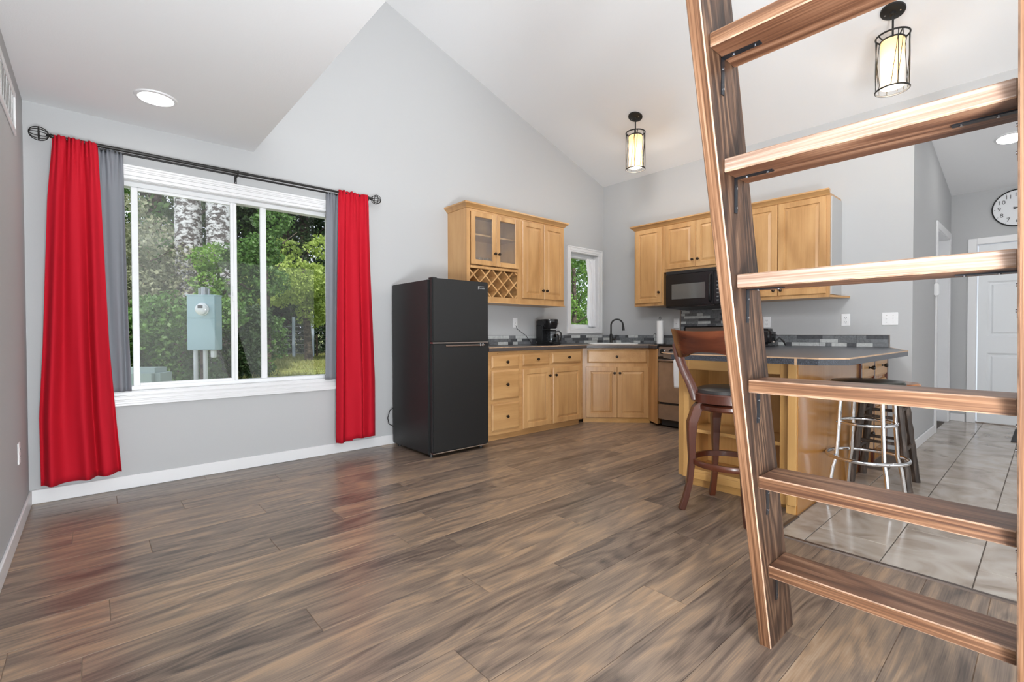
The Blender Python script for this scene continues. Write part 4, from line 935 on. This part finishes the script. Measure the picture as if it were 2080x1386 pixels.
g = G(); g.lathe([(0, .013), (CR-.012, .013), (CR-.012, .014), (0, .014)], (XH, CY, CZ), 48, d=(-1, 0, 0)); fa_ = g.build('dial', plain('clock_dial', (.80, .81, .83), .5), ck)
for h in range(1, 13):
    a = PI/2-2*PI*h/12; T = basis((XH-.0152, CY-math.cos(a)*CR*.70, CZ+math.sin(a)*CR*.70), (0, -1, 0)); text_mesh(str(h), .062, T, slot, 'numeral', fa_)
    T2 = basis((XH-.0152, CY, CZ), (0, -1, 0)) @ Matrix.Rotation(a, 4, 'Z'); g = G(T2); g.box(CR*.85, CR*.90, -.002, .002, 0, .001); g.build('hour_mark', slot, fa_)
for a, L_, wd in ((math.radians(20), .10, .006), (math.radians(-12), .14, .004)):
    T2 = basis((XH-.018, CY, CZ), (0, -1, 0)) @ Matrix.Rotation(a, 4, 'Z'); g = G(T2); g.box(-.035, L_, -wd, wd, 0, .0015); g.build('hand', slot, fa_)

# ------------------------------------------------------------------ ceiling lights
def recessed(label, c, n, r=.085):
    o = thing('recessed_light', c, label, 'ceiling light'); n = Vector(n).normalized(); c = Vector(c)
    g = G(); g.lathe([(r, 0), (r+.024, 0), (r+.020, .007), (r+.004, .010), (r, .004), (r, 0)], c, 40, d=n); g.build('trim_ring', trimm, o, True)
    g = G(); g.lathe([(0, .003), (r, .003), (r, .005), (0, .006)], c, 40, d=n); g.build('diffuser', ledm, o)
recessed('round lit recessed light in the low ceiling above the window', (.301, 3.577, ZL), (0, 0, -1))
recessed('round lit recessed light in the hall ceiling', (6.515, .273, HZ(6.515)), (-.187, 0, -.982), .09)
def pendant(cx, cy, label):
    zt = zc(cx); o = thing('pendant_light', (cx, cy, zt), label, 'pendant light', 'matching cage pendants under the sloping ceiling')
    nrm = Vector((SL, 0, -1)).normalized()          # into the room, square to the slope
    nrm = Vector((-.312, 0, -.95)).normalized()
    g = G(); g.lathe([(0, 0), (.070, 0), (.076, .006), (.074, .016), (.055, .024), (.018, .028), (.016, .045), (0, .045)], (cx, cy, zt+.002), 32, d=nrm)
    for s_ in (-1, 1): g.lathe([(0, .020), (.006, .020), (.005, .028), (0, .029)], Vector((cx, cy+s_*.045, zt+.002)), 10, d=nrm, mi=1)
    g.build('canopy', [ironm, screwm], o, True)
    Z1, Z0, R = 3.205, 2.815, .100
    g = G(); g.cyl((cx, cy, zt-.03), (cx, cy, Z1-.025), .0065, 12); g.cyl((cx, cy, zt-.05), (cx, cy, zt-.02), .010, 12); g.build('stem', ironm, o, True)
    cg_ = G(); 
    for z in (Z0, Z1): cg_.ring((cx, cy, z), R, .0055, 40, 8, flat=(1, 1.2))
    cg_.ring((cx, cy, Z1-.03), .070, .005, 36, 8)
    for k in range(4):
        a = PI/4+PI/2*k; cg_.tube([(cx+R*math.cos(a), cy+R*math.sin(a), Z1), (cx+.068*math.cos(a), cy+.068*math.sin(a), Z1-.03)], .004, 6)
    for k in range(2):
        a = PI/4+PI/2*k; cg_.tube([(cx+.068*math.cos(a), cy+.068*math.sin(a), Z1-.03), (cx-.068*math.cos(a), cy-.068*math.sin(a), Z1-.03)], .004, 6)
    for k in range(4):
        a = PI/2*k+.5; cg_.cyl((cx+R*math.cos(a), cy+R*math.sin(a), Z0), (cx+R*math.cos(a), cy+R*math.sin(a), Z1), .003, 6)
    cg_.build('cage', ironm, o, True)
    rr = random.Random(4)
    for k in range(12):
        a = 2*PI*k/12+rr.uniform(-.15, .15); d = rr.choice((-1, 1))*rr.uniform(.35, .8)
        g = G(); g.tube([(cx+(R-.001)*math.cos(a+d*t), cy+(R-.001)*math.sin(a+d*t), Z0+(Z1-Z0)*t) for t in np.linspace(0, 1, 8)], .0023, 5); g.build('twig_wire', ironm, o)
    g = G(); g.lathe([(.070, 0), (.070, .33), (.0, .332), (.0, .329), (.0675, .327), (.0675, 0), (.070, 0)], (cx, cy, Z0+.022), 40); g.build('shade', shadem, o, True)
    spot_point('pendant_bulb', (cx, cy, Z0-.03), 9, .04, (1, .93, .84))
    g = G(); g.lathe([(0, 0), (.014, .005), (.026, .022), (.030, .042), (.026, .062), (.015, .085), (.013, .10), (0, .10)], (cx, cy, Z0+.135), 20); g.build('bulb', bulbm, o, True)
pendant(4.41, 2.985, 'black cage pendant with amber shade nearer the corner, smaller in view')
pendant(4.39, .785, 'black cage pendant with amber shade seen through the ladder top right')

# ------------------------------------------------------------------ ladder
ld = thing('loft_ladder', (1.75, .32, 0), 'heavy stained timber loft ladder with wide flat treads', 'ladder')
XF = lambda z: 1.665-.262*z
XK = lambda z: 1.868-.262*z
def timber(pts, a, b_, name, mats, axisname, bev=.004):
    """prism along y: face materials: 0 = worn arris, 1 = edge grain (faces +-x / ends), 2 = wide faces (+-y)"""
    b = bmesh.new()
    lo = [b.verts.new((p[0], a, p[1])) for p in pts]; hi = [b.verts.new((p[0], b_, p[1])) for p in pts]; n = len(pts)
    b.faces.new(lo); b.faces.new(hi[::-1])
    for i in range(n): b.faces.new((lo[i], hi[i], hi[(i+1) % n], lo[(i+1) % n]))
    bmesh.ops.recalc_face_normals(b, faces=b.faces[:])
    big = set(f for f in b.faces)
    bmesh.ops.bevel(b, geom=b.edges[:], offset=bev, segments=1, affect='EDGES')
    b.normal_update()
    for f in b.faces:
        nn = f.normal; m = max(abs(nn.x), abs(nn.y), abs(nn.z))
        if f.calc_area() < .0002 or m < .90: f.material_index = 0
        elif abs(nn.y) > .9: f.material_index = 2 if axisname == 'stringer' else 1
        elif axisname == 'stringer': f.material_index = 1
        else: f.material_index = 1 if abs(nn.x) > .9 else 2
    g = G(); g._merge(b); return g.build(name, mats, ld)
ZT = 2.90
for a, b_ in ((.600, .638), (.007, .045)):
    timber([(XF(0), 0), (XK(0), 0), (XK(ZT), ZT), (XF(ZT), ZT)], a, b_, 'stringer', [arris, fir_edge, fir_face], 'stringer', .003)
TR = [(.292, 1.632), (.600, 1.549), (.906, 1.470), (1.215, 1.388), (1.526, 1.305), (1.833, 1.219), (2.14, 1.138), (2.447, 1.056)]
for i, (zt, xf) in enumerate(TR):
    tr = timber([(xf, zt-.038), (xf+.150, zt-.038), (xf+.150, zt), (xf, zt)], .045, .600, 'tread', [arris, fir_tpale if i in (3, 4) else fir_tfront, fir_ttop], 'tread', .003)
    for yw, s_ in ((.600, -1), (.045, 1)):
        bx = xf+.075; g = G(); g.box(bx-.008, bx+.008, yw, yw+s_*.003, zt-.038-.10, zt-.038) if s_ > 0 else g.box(bx-.008, bx+.008, yw-.003, yw, zt-.038-.10, zt-.038)
        ya, yb = sorted((yw, yw+s_*.10)); g.box(bx-.008, bx+.008, ya, yb, zt-.0415, zt-.038)
        for q in (.03, .085):
            g.cyl((bx, yw+s_*.003, zt-.038-q), (bx, yw+s_*.0055, zt-.038-q), .0035, 8, mi=1); g.cyl((bx, yw+s_*q, zt-.0415), (bx, yw+s_*q, zt-.044), .0035, 8, mi=1)
        g.build('corner_bracket', [bracketm, screwm], ld)

# ------------------------------------------------------------------ stools
s1 = thing('bar_stool', (2.80, 1.25, 0), 'red-brown wooden swivel bar stool with curved back and black seat', 'stool')
cx, cy = 2.80, 1.25
for ax_, ay_ in ((-1, 1), (1, 1), (-1, -1), (1, -1)):
    d = Vector((ax_, ay_, 0)).normalized(); pts = []; rs = []
    for z, o_, r in ((.635, .155, .030), (.60, .185, .033), (.52, .212, .033), (.42, .215, .027), (.30, .212, .022), (.16, .225, .020), (.06, .25, .021), (0, .272, .022)):
        pts.append((cx+d.x*o_, cy+d.y*o_, z)); rs.append(r)
    # smooth resample
    P_ = np.array(pts); zz = np.linspace(0, len(P_)-1, 22); pp = [tuple(np.interp(q, range(len(P_)), P_[:, k]) for k in range(3)) for q in zz]; rq = [float(np.interp(q, range(len(rs)), rs)) for q in zz]
    g = G(); g.tube(pp, rq, 4, flat=(1.15, 1.15), up=d); o = g.build('leg', mahog, s1); md = o.modifiers.new('round', 'BEVEL'); md.width = .005; md.segments = 2
g = G(); g.ring((cx, cy, .292), .205, .02, 48, 8, flat=(1.0, .35)) if False else g.lathe([(.188, 0), (.207, 0), (.209, .003), (.209, .029), (.207, .032), (.188, .032), (.188, 0)], (cx, cy, .275), 48); g.build('foot_ring', mahog, s1, True)
for k in range(4):
    a = PI/4+PI/2*k; g = G(); g.lathe([(0, 0), (.006, 0), (.004, .003), (0, .004)], (cx+.209*math.cos(a+.0), cy+.209*math.sin(a), .291), 8, d=(math.cos(a), math.sin(a), 0)); g.build('screw', screwm, s1)
g = G(); g.lathe([(0, 0), (.165, 0), (.175, .01), (.175, .028), (.165, .036), (0, .036)], (cx, cy, .597), 40); g.build('swivel_base', mahog, s1, True)
g = G(); g.lathe([(0, 0), (.10, 0), (.10, .012), (0, .012)], (cx, cy, .633), 30); g.build('swivel_plate', ironm, s1, True)
g = G(); g.lathe([(0, 0), (.196, 0), (.203, .004), (.203, .050), (.198, .056), (.17, .058), (0, .058)], (cx, cy, .643), 48); g.build('seat_frame', mahog, s1, True)
g = G(); g.lathe([(0, .040), (.09, .038), (.15, .030), (.180, .018), (.188, 0), (0, 0)], (cx, cy, .699), 44); g.build('seat_cushion', leather, s1, True)
# curved back: arc around the seat centre on the -x side
def arcp(th, r, z): return Vector((cx-r*math.cos(th), cy+r*math.sin(th), z))
vs = []; fs = []; NU, NV = 26, 8; th0 = math.radians(47); R0 = .285
for s_ in (0, 1):
    for j in range(NV+1):
        for i in range(NU+1):
            u_ = i/NU*2-1; th = u_*th0; v = j/NV
            zb = .905+.035*math.exp(-(u_/.55)**4) - .0*abs(u_); zt_ = 1.062+.010*u_*u_-.006*(1-u_*u_)
            z = zb+(zt_-zb)*v; r = R0-.012+.025*v+(.0 if s_ == 0 else .020)-.02*(1-u_*u_)*0
            p = arcp(th, r, z); vs.append((p.x-.03*(v), p.y, p.z))
M_ = (NU+1)*(NV+1)
for j in range(NV):
    for i in range(NU):
        a = j*(NU+1)+i; fs.append((a, a+1, a+NU+2, a+NU+1)); fs.append((M_+a, M_+a+NU+1, M_+a+NU+2, M_+a+1))
for i in range(NU):
    fs.append((i, M_+i, M_+i+1, i+1)); a = NV*(NU+1)+i; fs.append((a, a+1, M_+a+1, M_+a))
for j in range(NV):
    a = j*(NU+1); fs.append((a, a+NU+1, M_+a+NU+1, M_+a)); a = a+NU; fs.append((a, M_+a, M_+a+NU+1, a+NU+1))
g = G(); g.mesh(vs, fs); bmesh.ops.recalc_face_normals(g.bm, faces=g.bm.faces[:]); g.build('backrest', wood('stool_back_wood', 'Y', [(.2, (.06, .013, .006)), (.5, (.115, .028, .012)), (.8, (.20, .058, .024))], along=2, across=12, rough=.25, coat=.4, bump=.02), s1, True)
for s_ in (1, -1):
    pts = []
    for z, r, th, wd in ((.655, .200, 40, .020), (.70, .206, 42, .026), (.76, .226, 45, .024), (.84, .262, 48, .024), (.92, .285, 50, .026), (.98, .295, 51, .025), (1.0, .296, 51, .014)):
        p = arcp(math.radians(th)*s_, r, z); pts.append(((p.x, p.y, p.z), wd))
    zz = np.linspace(0, len(pts)-1, 20); A_ = np.array([p[0] for p in pts]); W_ = [p[1] for p in pts]
    pp = [tuple(np.interp(q, range(len(pts)), A_[:, k]) for k in range(3)) for q in zz]; rq = [float(np.interp(q, range(len(pts)), W_)) for q in zz]
    g = G(); g.tube(pp, rq, 8, flat=(.55, 1.12), up=(-math.cos(math.radians(48)), s_*math.sin(math.radians(48)), 0)); g.build('back_post', mahog, s1, True)

s2 = thing('bar_stool', (3.53, .738, 0), 'chrome bar stool with double rings and round dark seat', 'stool')
cx, cy = 3.53, .738; LT_ = Vector((.7513, -.66, 0)); FW = Vector((.66, .7513, 0)); C_ = Vector((cx, cy, 0))
for lt, fw in ((-.16, .03), (.025, .16), (-.02, -.16), (.16, -.035)):
    dn = (LT_*lt+FW*fw).normalized()
    pts = [C_+dn*r+Vector((0, 0, z)) for r, z in ((.05, .708), (.09, .708), (.122, .70), (.140, .675), (.146, .63), (.152, .50), (.165, .30), (.170, .275), (.186, .22), (.204, .09), (.214, .03), (.216, .01))]
    g = G(); g.tube(pts, .0115, 12); o = g.build('leg', chrome, s2, True)
    g = G(); g.cyl(C_+dn*.216+Vector((0, 0, 0)), C_+dn*.216+Vector((0, 0, .02)), .014, 12); g.build('foot_cap', ironm, o, True)
    g = G(); g.cyl(C_+dn*.13+Vector((0, 0, .50)), C_+dn*.170+Vector((0, 0, .50)), .004, 8); g.build('bolt', screwm, s2)
    g = G(); g.cyl(C_+dn*.16+Vector((0, 0, .292)), C_+dn*.214+Vector((0, 0, .292)), .004, 8); g.build('bolt', screwm, s2)
g = G(); g.ring((cx, cy, .292), .203, .011, 56, 10); g.build('foot_ring', chrome, s2, True)
g = G(); g.ring((cx, cy, .50), .142, .0095, 48, 10); g.build('upper_ring', chrome, s2, True)
g = G(); g.lathe([(0, 0), (.14, 0), (.140, .012), (0, .012)], (cx, cy, .718), 36); g.build('swivel_plate', ironm, s2, True)
g = G(); g.lathe([(0, 0), (.174, 0), (.184, .006), (.187, .016), (.18, .026), (.10, .034), (0, .036)], (cx, cy, .730), 48); g.build('seat', olive_leather, s2, True)

s3 = thing('bar_stool', (4.15, .77, 0), 'dark log-leg bar stool with orange wooden seat behind the chrome one', 'stool')
tops = [(4.06, .86), (4.24, .86), (4.05, .68), (4.25, .68)]; feet = [(4.0, .925), (4.30, .92), (3.985, .605), (4.308, .612)]
def legat(i, z): t_ = z/.675; return (feet[i][0]+(tops[i][0]-feet[i][0])*t_, feet[i][1]+(tops[i][1]-feet[i][1])*t_, z)
for i in range(4):
    pts = [legat(i, z) for z in np.linspace(0.001, .672, 12)]; g = G(); g.tube(pts, [.023+.003*math.sin(3*j+i) for j in range(12)], 9); g.build('leg', barkwood, s3, True)
for (i, j), z in (((0, 1), .24), ((2, 3), .26), ((0, 2), .30), ((1, 3), .29), ((0, 1), .50), ((2, 3), .52), ((0, 2), .47), ((1, 3), .49)):
    g = G(); g.cyl(legat(i, z), legat(j, z), .011, 9); g.build('rung', barkwood, s3, True)
g = G(); g.lathe([(0, 0), (.185, 0), (.198, .008), (.200, .020), (.190, .030), (0, .030)], (4.147, .77, .672), 44); g.build('seat', orangewood, s3, True)

g = G(); g.box(6.55, 7.45, -.55, .245, .0015, .010, .003); tag(g.build('door_mat', matm), 'dark grey door mat on the tiles before the end door', 'mat')

# ------------------------------------------------------------------ outdoors
def gz(x, y):
    t = min(1, max(0, (y-4.6)/4.0)); t = t*t*(3-2*t); return -.10+.46*t+max(0, y-15)*.02
V = []; F = []; NX, NY = 30, 40
for j in range(NY+1):
    for i in range(NX+1):
        x = -16+44*i/NX; y = 4.32+45*(j/NY)**1.6; V.append((x, y, gz(x, y)+.02*math.sin(x*1.7+y)))
for j in range(NY):
    for i in range(NX): a = j*(NX+1)+i; F.append((a, a+1, a+NX+2, a+NX+1))
g = G(); g.mesh(V, F); tag(g.build('ground', plain('lawn_soil_and_grass', (.23, .26, .075), .9, var=.5, vscale=3), None, True, org=(0, 0, 0)), 'sunlit lawn outside beyond the window', 'ground', kind='structure')
def leaves(name, mat, clumps, n, size, parent=None, org=None, droop=.3, seed=1, aspect=.55):
    """clumps: (x,y,z,rx,ry,rz); leaves sit mostly in the outer shell of each clump"""
    R = np.random.default_rng(seed); C = np.array(clumps, float); vol = (C[:, 3]*C[:, 4]*C[:, 5])**.7; vol /= vol.sum()
    idx = R.choice(len(C), n, p=vol); d = R.normal(size=(n, 3)); d /= np.linalg.norm(d, axis=1)[:, None]
    rad = R.uniform(.35, 1, n)**.45; wob = 1+.22*np.sin(d[:, 0]*5+idx)*np.cos(d[:, 2]*6+idx*2)
    c = C[idx, :3]+d*C[idx, 3:]*(rad*wob)[:, None]
    a = R.normal(size=(n, 3)); a[:, 2] -= droop; a /= np.linalg.norm(a, axis=1)[:, None]
    b = np.cross(a, R.normal(size=(n, 3))); b /= np.linalg.norm(b, axis=1)[:, None]
    L_ = (size*R.uniform(.6, 1.3, n))[:, None]; W_ = L_*aspect
    v = np.empty((n, 4, 3)); v[:, 0] = c-a*L_*.5; v[:, 1] = c+b*W_*.5; v[:, 2] = c+a*L_*.5; v[:, 3] = c-b*W_*.5
    org = Vector(org) if parent is None else ORG[parent.name]
    v = v.reshape(-1, 3)-np.array(org)
    me = bpy.data.meshes.new(name); me.vertices.add(4*n); me.vertices.foreach_set('co', v.ravel().astype(np.float32))
    me.loops.add(4*n); me.loops.foreach_set('vertex_index', np.arange(4*n, dtype=np.int32)); me.polygons.add(n)
    me.polygons.foreach_set('loop_start', np.arange(0, 4*n, 4, dtype=np.int32)); me.update(calc_edges=True); me.validate()
    me.materials.append(mat); o = bpy.data.objects.new(name, me); COL.objects.link(o); o['kind'] = 'stuff'
    if parent is not None: o.parent = parent
    else: o.location = org
    return o
L_mid = leafmat('leaf_mid_green', (.045, .11, .02), (.13, .26, .055)); L_bright = leafmat('leaf_bright_green', (.10, .24, .03), (.26, .44, .08)); L_yel = leafmat('leaf_yellow_green', (.24, .34, .06), (.50, .62, .17))
L_dark = leafmat('leaf_dark_green', (.02, .05, .018), (.075, .13, .045)); L_pale = leafmat('leaf_pale_olive', (.16, .18, .10), (.36, .38, .24))
def clump(cx, cy, z0, z1, rx, n, seed, rmin=.35, rmax=.7):
    R = random.Random(seed); out = []
    for _ in range(n):
        a = R.uniform(0, 2*PI); q = R.random()**.5*rx; r = R.uniform(rmin, rmax); out.append((cx+q*math.cos(a), cy+q*math.sin(a), R.uniform(z0+r*.6, z1-r*.4), r, r, r*R.uniform(.6, .9)))
    return out
def tree(name, label, x, y, r, htrunk, bark, cl, n, size, lm, seed, cat='tree', group=None, lean=0., aspect=.55, droop=.3):
    z0 = gz(x, y)-.05; o = thing(name, (x, y, z0), label, cat, group)
    R = random.Random(seed); g = G()
    pts = [(x+lean*t+.05*math.sin(3*t+seed), y+.04*math.sin(2*t), z0+htrunk*t) for t in np.linspace(0, 1, 12)]
    g.tube(pts, [r*(1.15-.5*t) for t in np.linspace(0, 1, 12)], 12)
    g.build('trunk', bark, o, True)
    g = G()
    for k in range(5):
        t = R.uniform(.45, .95); p = Vector(pts[int(t*11)]); a = R.uniform(0, 2*PI); L_ = htrunk*.25
        g.tube([p, p+Vector((math.cos(a)*L_*.5, math.sin(a)*L_*.5, L_*.3)), p+Vector((math.cos(a)*L_, math.sin(a)*L_, L_*.7))], [r*.35, r*.22, r*.08], 6)
    g.build('branches', bark, o, True)
    leaves('foliage', lm, cl, n, size, o, seed=seed, aspect=aspect, droop=droop); return o
tree('birch_tree', 'pale-barked thick trunk outside, left one behind the meter', 1.34, 10.87, .235, 8.0, birch, clump(1.2, 11.4, 3.9, 7.5, 1.5, 12, 1), 5000, .09, L_mid, 1)
tree('birch_tree', 'pale-barked thick trunk outside, right one at the window bar', 1.80, 10.47, .225, 8.0, birch, clump(2.1, 11.2, 4.1, 7.6, 1.4, 12, 2), 5000, .09, L_mid, 2, lean=.05)
tree('shrub', 'pale olive leafy shrub outside the left window pane', .62, 10.3, .05, 2.6, brownbark, clump(.62, 10.6, .3, 3.2, .8, 16, 3, .3, .6)+clump(.9, 10.0, .2, 2.2, .5, 6, 33, .25, .4), 15000, .075, L_pale, 3, 'shrub')
tree('shrub', 'mid green shrub outside low behind the left curtain', .35, 8.6, .04, 1.2, brownbark, clump(.45, 8.7, -.1, 1.45, .65, 12, 4, .25, .45), 9000, .075, L_mid, 4, 'shrub')
tree('shrub', 'dark green bush outside directly behind the meter box', .98, 8.35, .04, 1.2, brownbark, clump(1.05, 8.5, -.1, 1.55, .55, 12, 5, .25, .45), 9000, .07, L_mid, 5, 'shrub')
tree('shrub', 'bright green sapling outside between the two pale trunks', 1.62, 9.6, .035, 2.0, brownbark, clump(1.60, 9.6, .9, 2.6, .28, 8, 6, .18, .32), 4500, .065, L_bright, 6, 'shrub')
tree('shrub', 'tall green shrub outside right of the pale trunks', 2.30, 9.3, .06, 3.0, brownbark, clump(2.22, 9.4, .1, 3.3, .38, 16, 7, .25, .42), 12000, .07, L_mid, 7, 'shrub')
tree('shrub', 'dark undergrowth bush outside right of the meter box', 1.72, 8.7, .05, 1.2, brownbark, clump(1.75, 8.9, .0, 1.5, .42, 9, 17, .22, .4), 6000, .065, L_dark, 17, 'shrub')
tree('maple_tree', 'yellow-green spreading tree outside the right window pane', 4.1, 12.6, .09, 2.6, brownbark, clump(3.9, 12.3, 1.25, 3.35, 1.35, 22, 8, .35, .6), 17000, .085, L_yel, 8, droop=.6)
tree('evergreen_tree', 'dark tall evergreen outside behind the yellow-green tree', 6.0, 18.5, .16, 9.0, brownbark, clump(5.8, 18.3, .3, 9.5, 2.4, 40, 9, .8, 1.5), 24000, .17, L_dark, 9)
bgs = [(4.9, 17.3, 'low'), (7.6, 15.2, 'low2'), (-3.5, 17, 'far left'), (-.6, 16.5, 'left'), (1.2, 15.5, 'behind the pale trunks'), (3.1, 17.0, 'centre'), (9.2, 16.5, 'right'), (11.5, 12.5, 'far right')]
for i, (bx, by, w_) in enumerate(bgs):
    tree('forest_tree', {'low': 'dense green forest tree outside, behind the first fence post', 'low2': 'dense green forest tree outside, beyond the right end of the fence', 'far left': 'dense green forest tree outside, farthest left', 'left': 'dense green forest tree outside, behind the pale olive shrub', 'behind the pale trunks': 'dense green forest tree outside, behind the two pale trunks', 'centre': 'dense green forest tree outside, behind the window centre bar', 'right': 'dense green forest tree outside, right of the evergreen', 'far right': 'dense green forest tree outside, beyond the small window'}[w_],
         bx, by, .2, 7.5, brownbark, clump(bx, by, .3, 8.5, 1.9, 30, 20+i, .7, 1.3), 17000, .15, L_dark if i in (0, 3, 6) else L_mid, 20+i)
tree('shrub', 'bright green bush outside the small kitchen window', 6.75, 5.9, .05, 2.3, brownbark, clump(6.85, 6.0, .3, 3.0, .75, 20, 12, .3, .5), 15000, .065, L_bright, 12, 'shrub')
tree('evergreen_tree', 'dark tree outside behind the bush of the small window', 8.8, 8.2, .15, 5.5, brownbark, clump(8.8, 8.2, .3, 6.0, 1.4, 22, 13, .5, 1.0), 14000, .12, L_mid, 13)
# grass
R_ = np.random.default_rng(5); n = 26000; gx = R_.uniform(-1, 8, n); gy = 5+R_.random(n)**1.1*11; gzv = np.array([gz(a, b) for a, b in zip(gx, gy)])
h = R_.uniform(.03, .09, n); a = R_.uniform(0, PI, n); wv = .008+.004*(gy/10); le = R_.normal(0, .02, (n, 2))
v = np.empty((n, 3, 3)); v[:, 0] = np.stack([gx-wv*np.cos(a), gy-wv*np.sin(a), gzv-.01], 1); v[:, 1] = np.stack([gx+wv*np.cos(a), gy+wv*np.sin(a), gzv-.01], 1); v[:, 2] = np.stack([gx+le[:, 0], gy+le[:, 1], gzv+h], 1)
me = bpy.data.meshes.new('grass'); me.from_pydata(v.reshape(-1, 3).tolist(), [], np.arange(3*n).reshape(-1, 3).tolist()); me.materials.append(leafmat('grass_blades', (.22, .24, .07), (.42, .42, .17)))
o = bpy.data.objects.new('grass', me); COL.objects.link(o); tag(o, 'short yellow-green lawn grass seen through the right pane', 'grass', kind='stuff')
# leaf litter beyond the fence
# electric meter box on conduits
mb = thing('meter_box', (.93, 6.55, gz(.93, 6.55)-.03), 'pale blue-grey electric meter box on white posts outside', 'meter box')
um = Vector((.79, -.61, 0)).normalized(); TM = basis((.815, 6.625, .86), um); zb_ = gz(.93, 6.55)-.05-.86
g = G(TM); g.box(0, .322, 0, .64, -.14, 0, .006, seg=2); g.build('box', meterm, mb)
g = G(TM); g.box(.006, .316, .375, .634, 0, .006, .002); g.box(.006, .316, .006, .366, 0, .007, .002); g.box(-.004, .326, .632, .646, -.145, .010, .002); g.build('cover', meterm, mb)
g = G(TM); g.lathe([(.074, .0), (.074, .02), (.066, .024), (.062, .05), (.05, .06), (0, .062)], (.185, .475, .005), 32); g.build('meter', plain('meter_glass_white', (.72, .74, .74), .12, coat=1), mb, True)
g = G(TM); g.box(.160, .215, .485, .520, .064, .068); g.build('display', slot, mb)
g = G(TM)
for uu in (.055, .165): g.cyl((uu, .0, -.07), (uu, zb_, -.07), .024, 14)
g.build('conduit', pvc, mb, True)
g = G(TM); g.box(.09, .13, zb_, .0, -.12, -.09); g.build('post', brownbark, mb)
g = G(TM); g.box(.235, .285, -.09, 0, -.09, -.04, .008); g.build('conduit_stub', pvc, mb)
g = G(TM); g.cyl((.16, .64, -.07), (.16, .74, -.07), .035, 14); g.cyl((.10, .64, -.08), (.10, .73, -.08), .012, 8); g.cyl((.22, .64, -.06), (.22, .72, -.06), .012, 8); g.build('weatherhead', plain('galvanised_pipe', (.4, .42, .43), .4, metal=.7), mb, True)
g = G(basis((.10, 6.52, gz(.4, 6.3)-.06), um)); g.box(-.25, .50, 0, .0+.69-gz(.4, 6.3)+.06, -.30, 0, .055, seg=4)
ub = g.build('utility_pedestal', utilm, None, True); tag(ub, 'low rounded grey-green utility box outside at lower left of window', 'utility box')
# fence
fe = thing('wire_fence', (4.6, 14.6, .38), 'wire fence with thin blue-white posts across the lawn', 'fence')
galv = plain('pale_blue_post', (.50, .58, .70), .5); fA, fB = Vector((2.6, 15.9, 0)), Vector((7.6, 12.9, 0))
for i, (px__, py__, top, m_, r) in enumerate(((3.91, 15.10, 1.03, brownbark, .05), (4.43, 14.76, 1.54, galv, .045), (4.85, 14.39, 1.61, galv, .045), (4.95, 14.33, 1.02, brownbark, .03), (5.45, 14.1, 1.5, galv, .045), (6.4, 13.5, 1.5, galv, .045), (3.1, 15.55, 1.4, galv, .045))):
    g = G(); g.cyl((px__, py__, gz(px__, py__)-.1), (px__, py__, top), r, 10); g.build('fence_post', m_, fe)
for k in range(7):
    z = .48+.13*k; g = G(); g.cyl((3.1, 15.55, z), (6.4, 13.5, z), .005, 5); g.build('wire', screwm, fe)
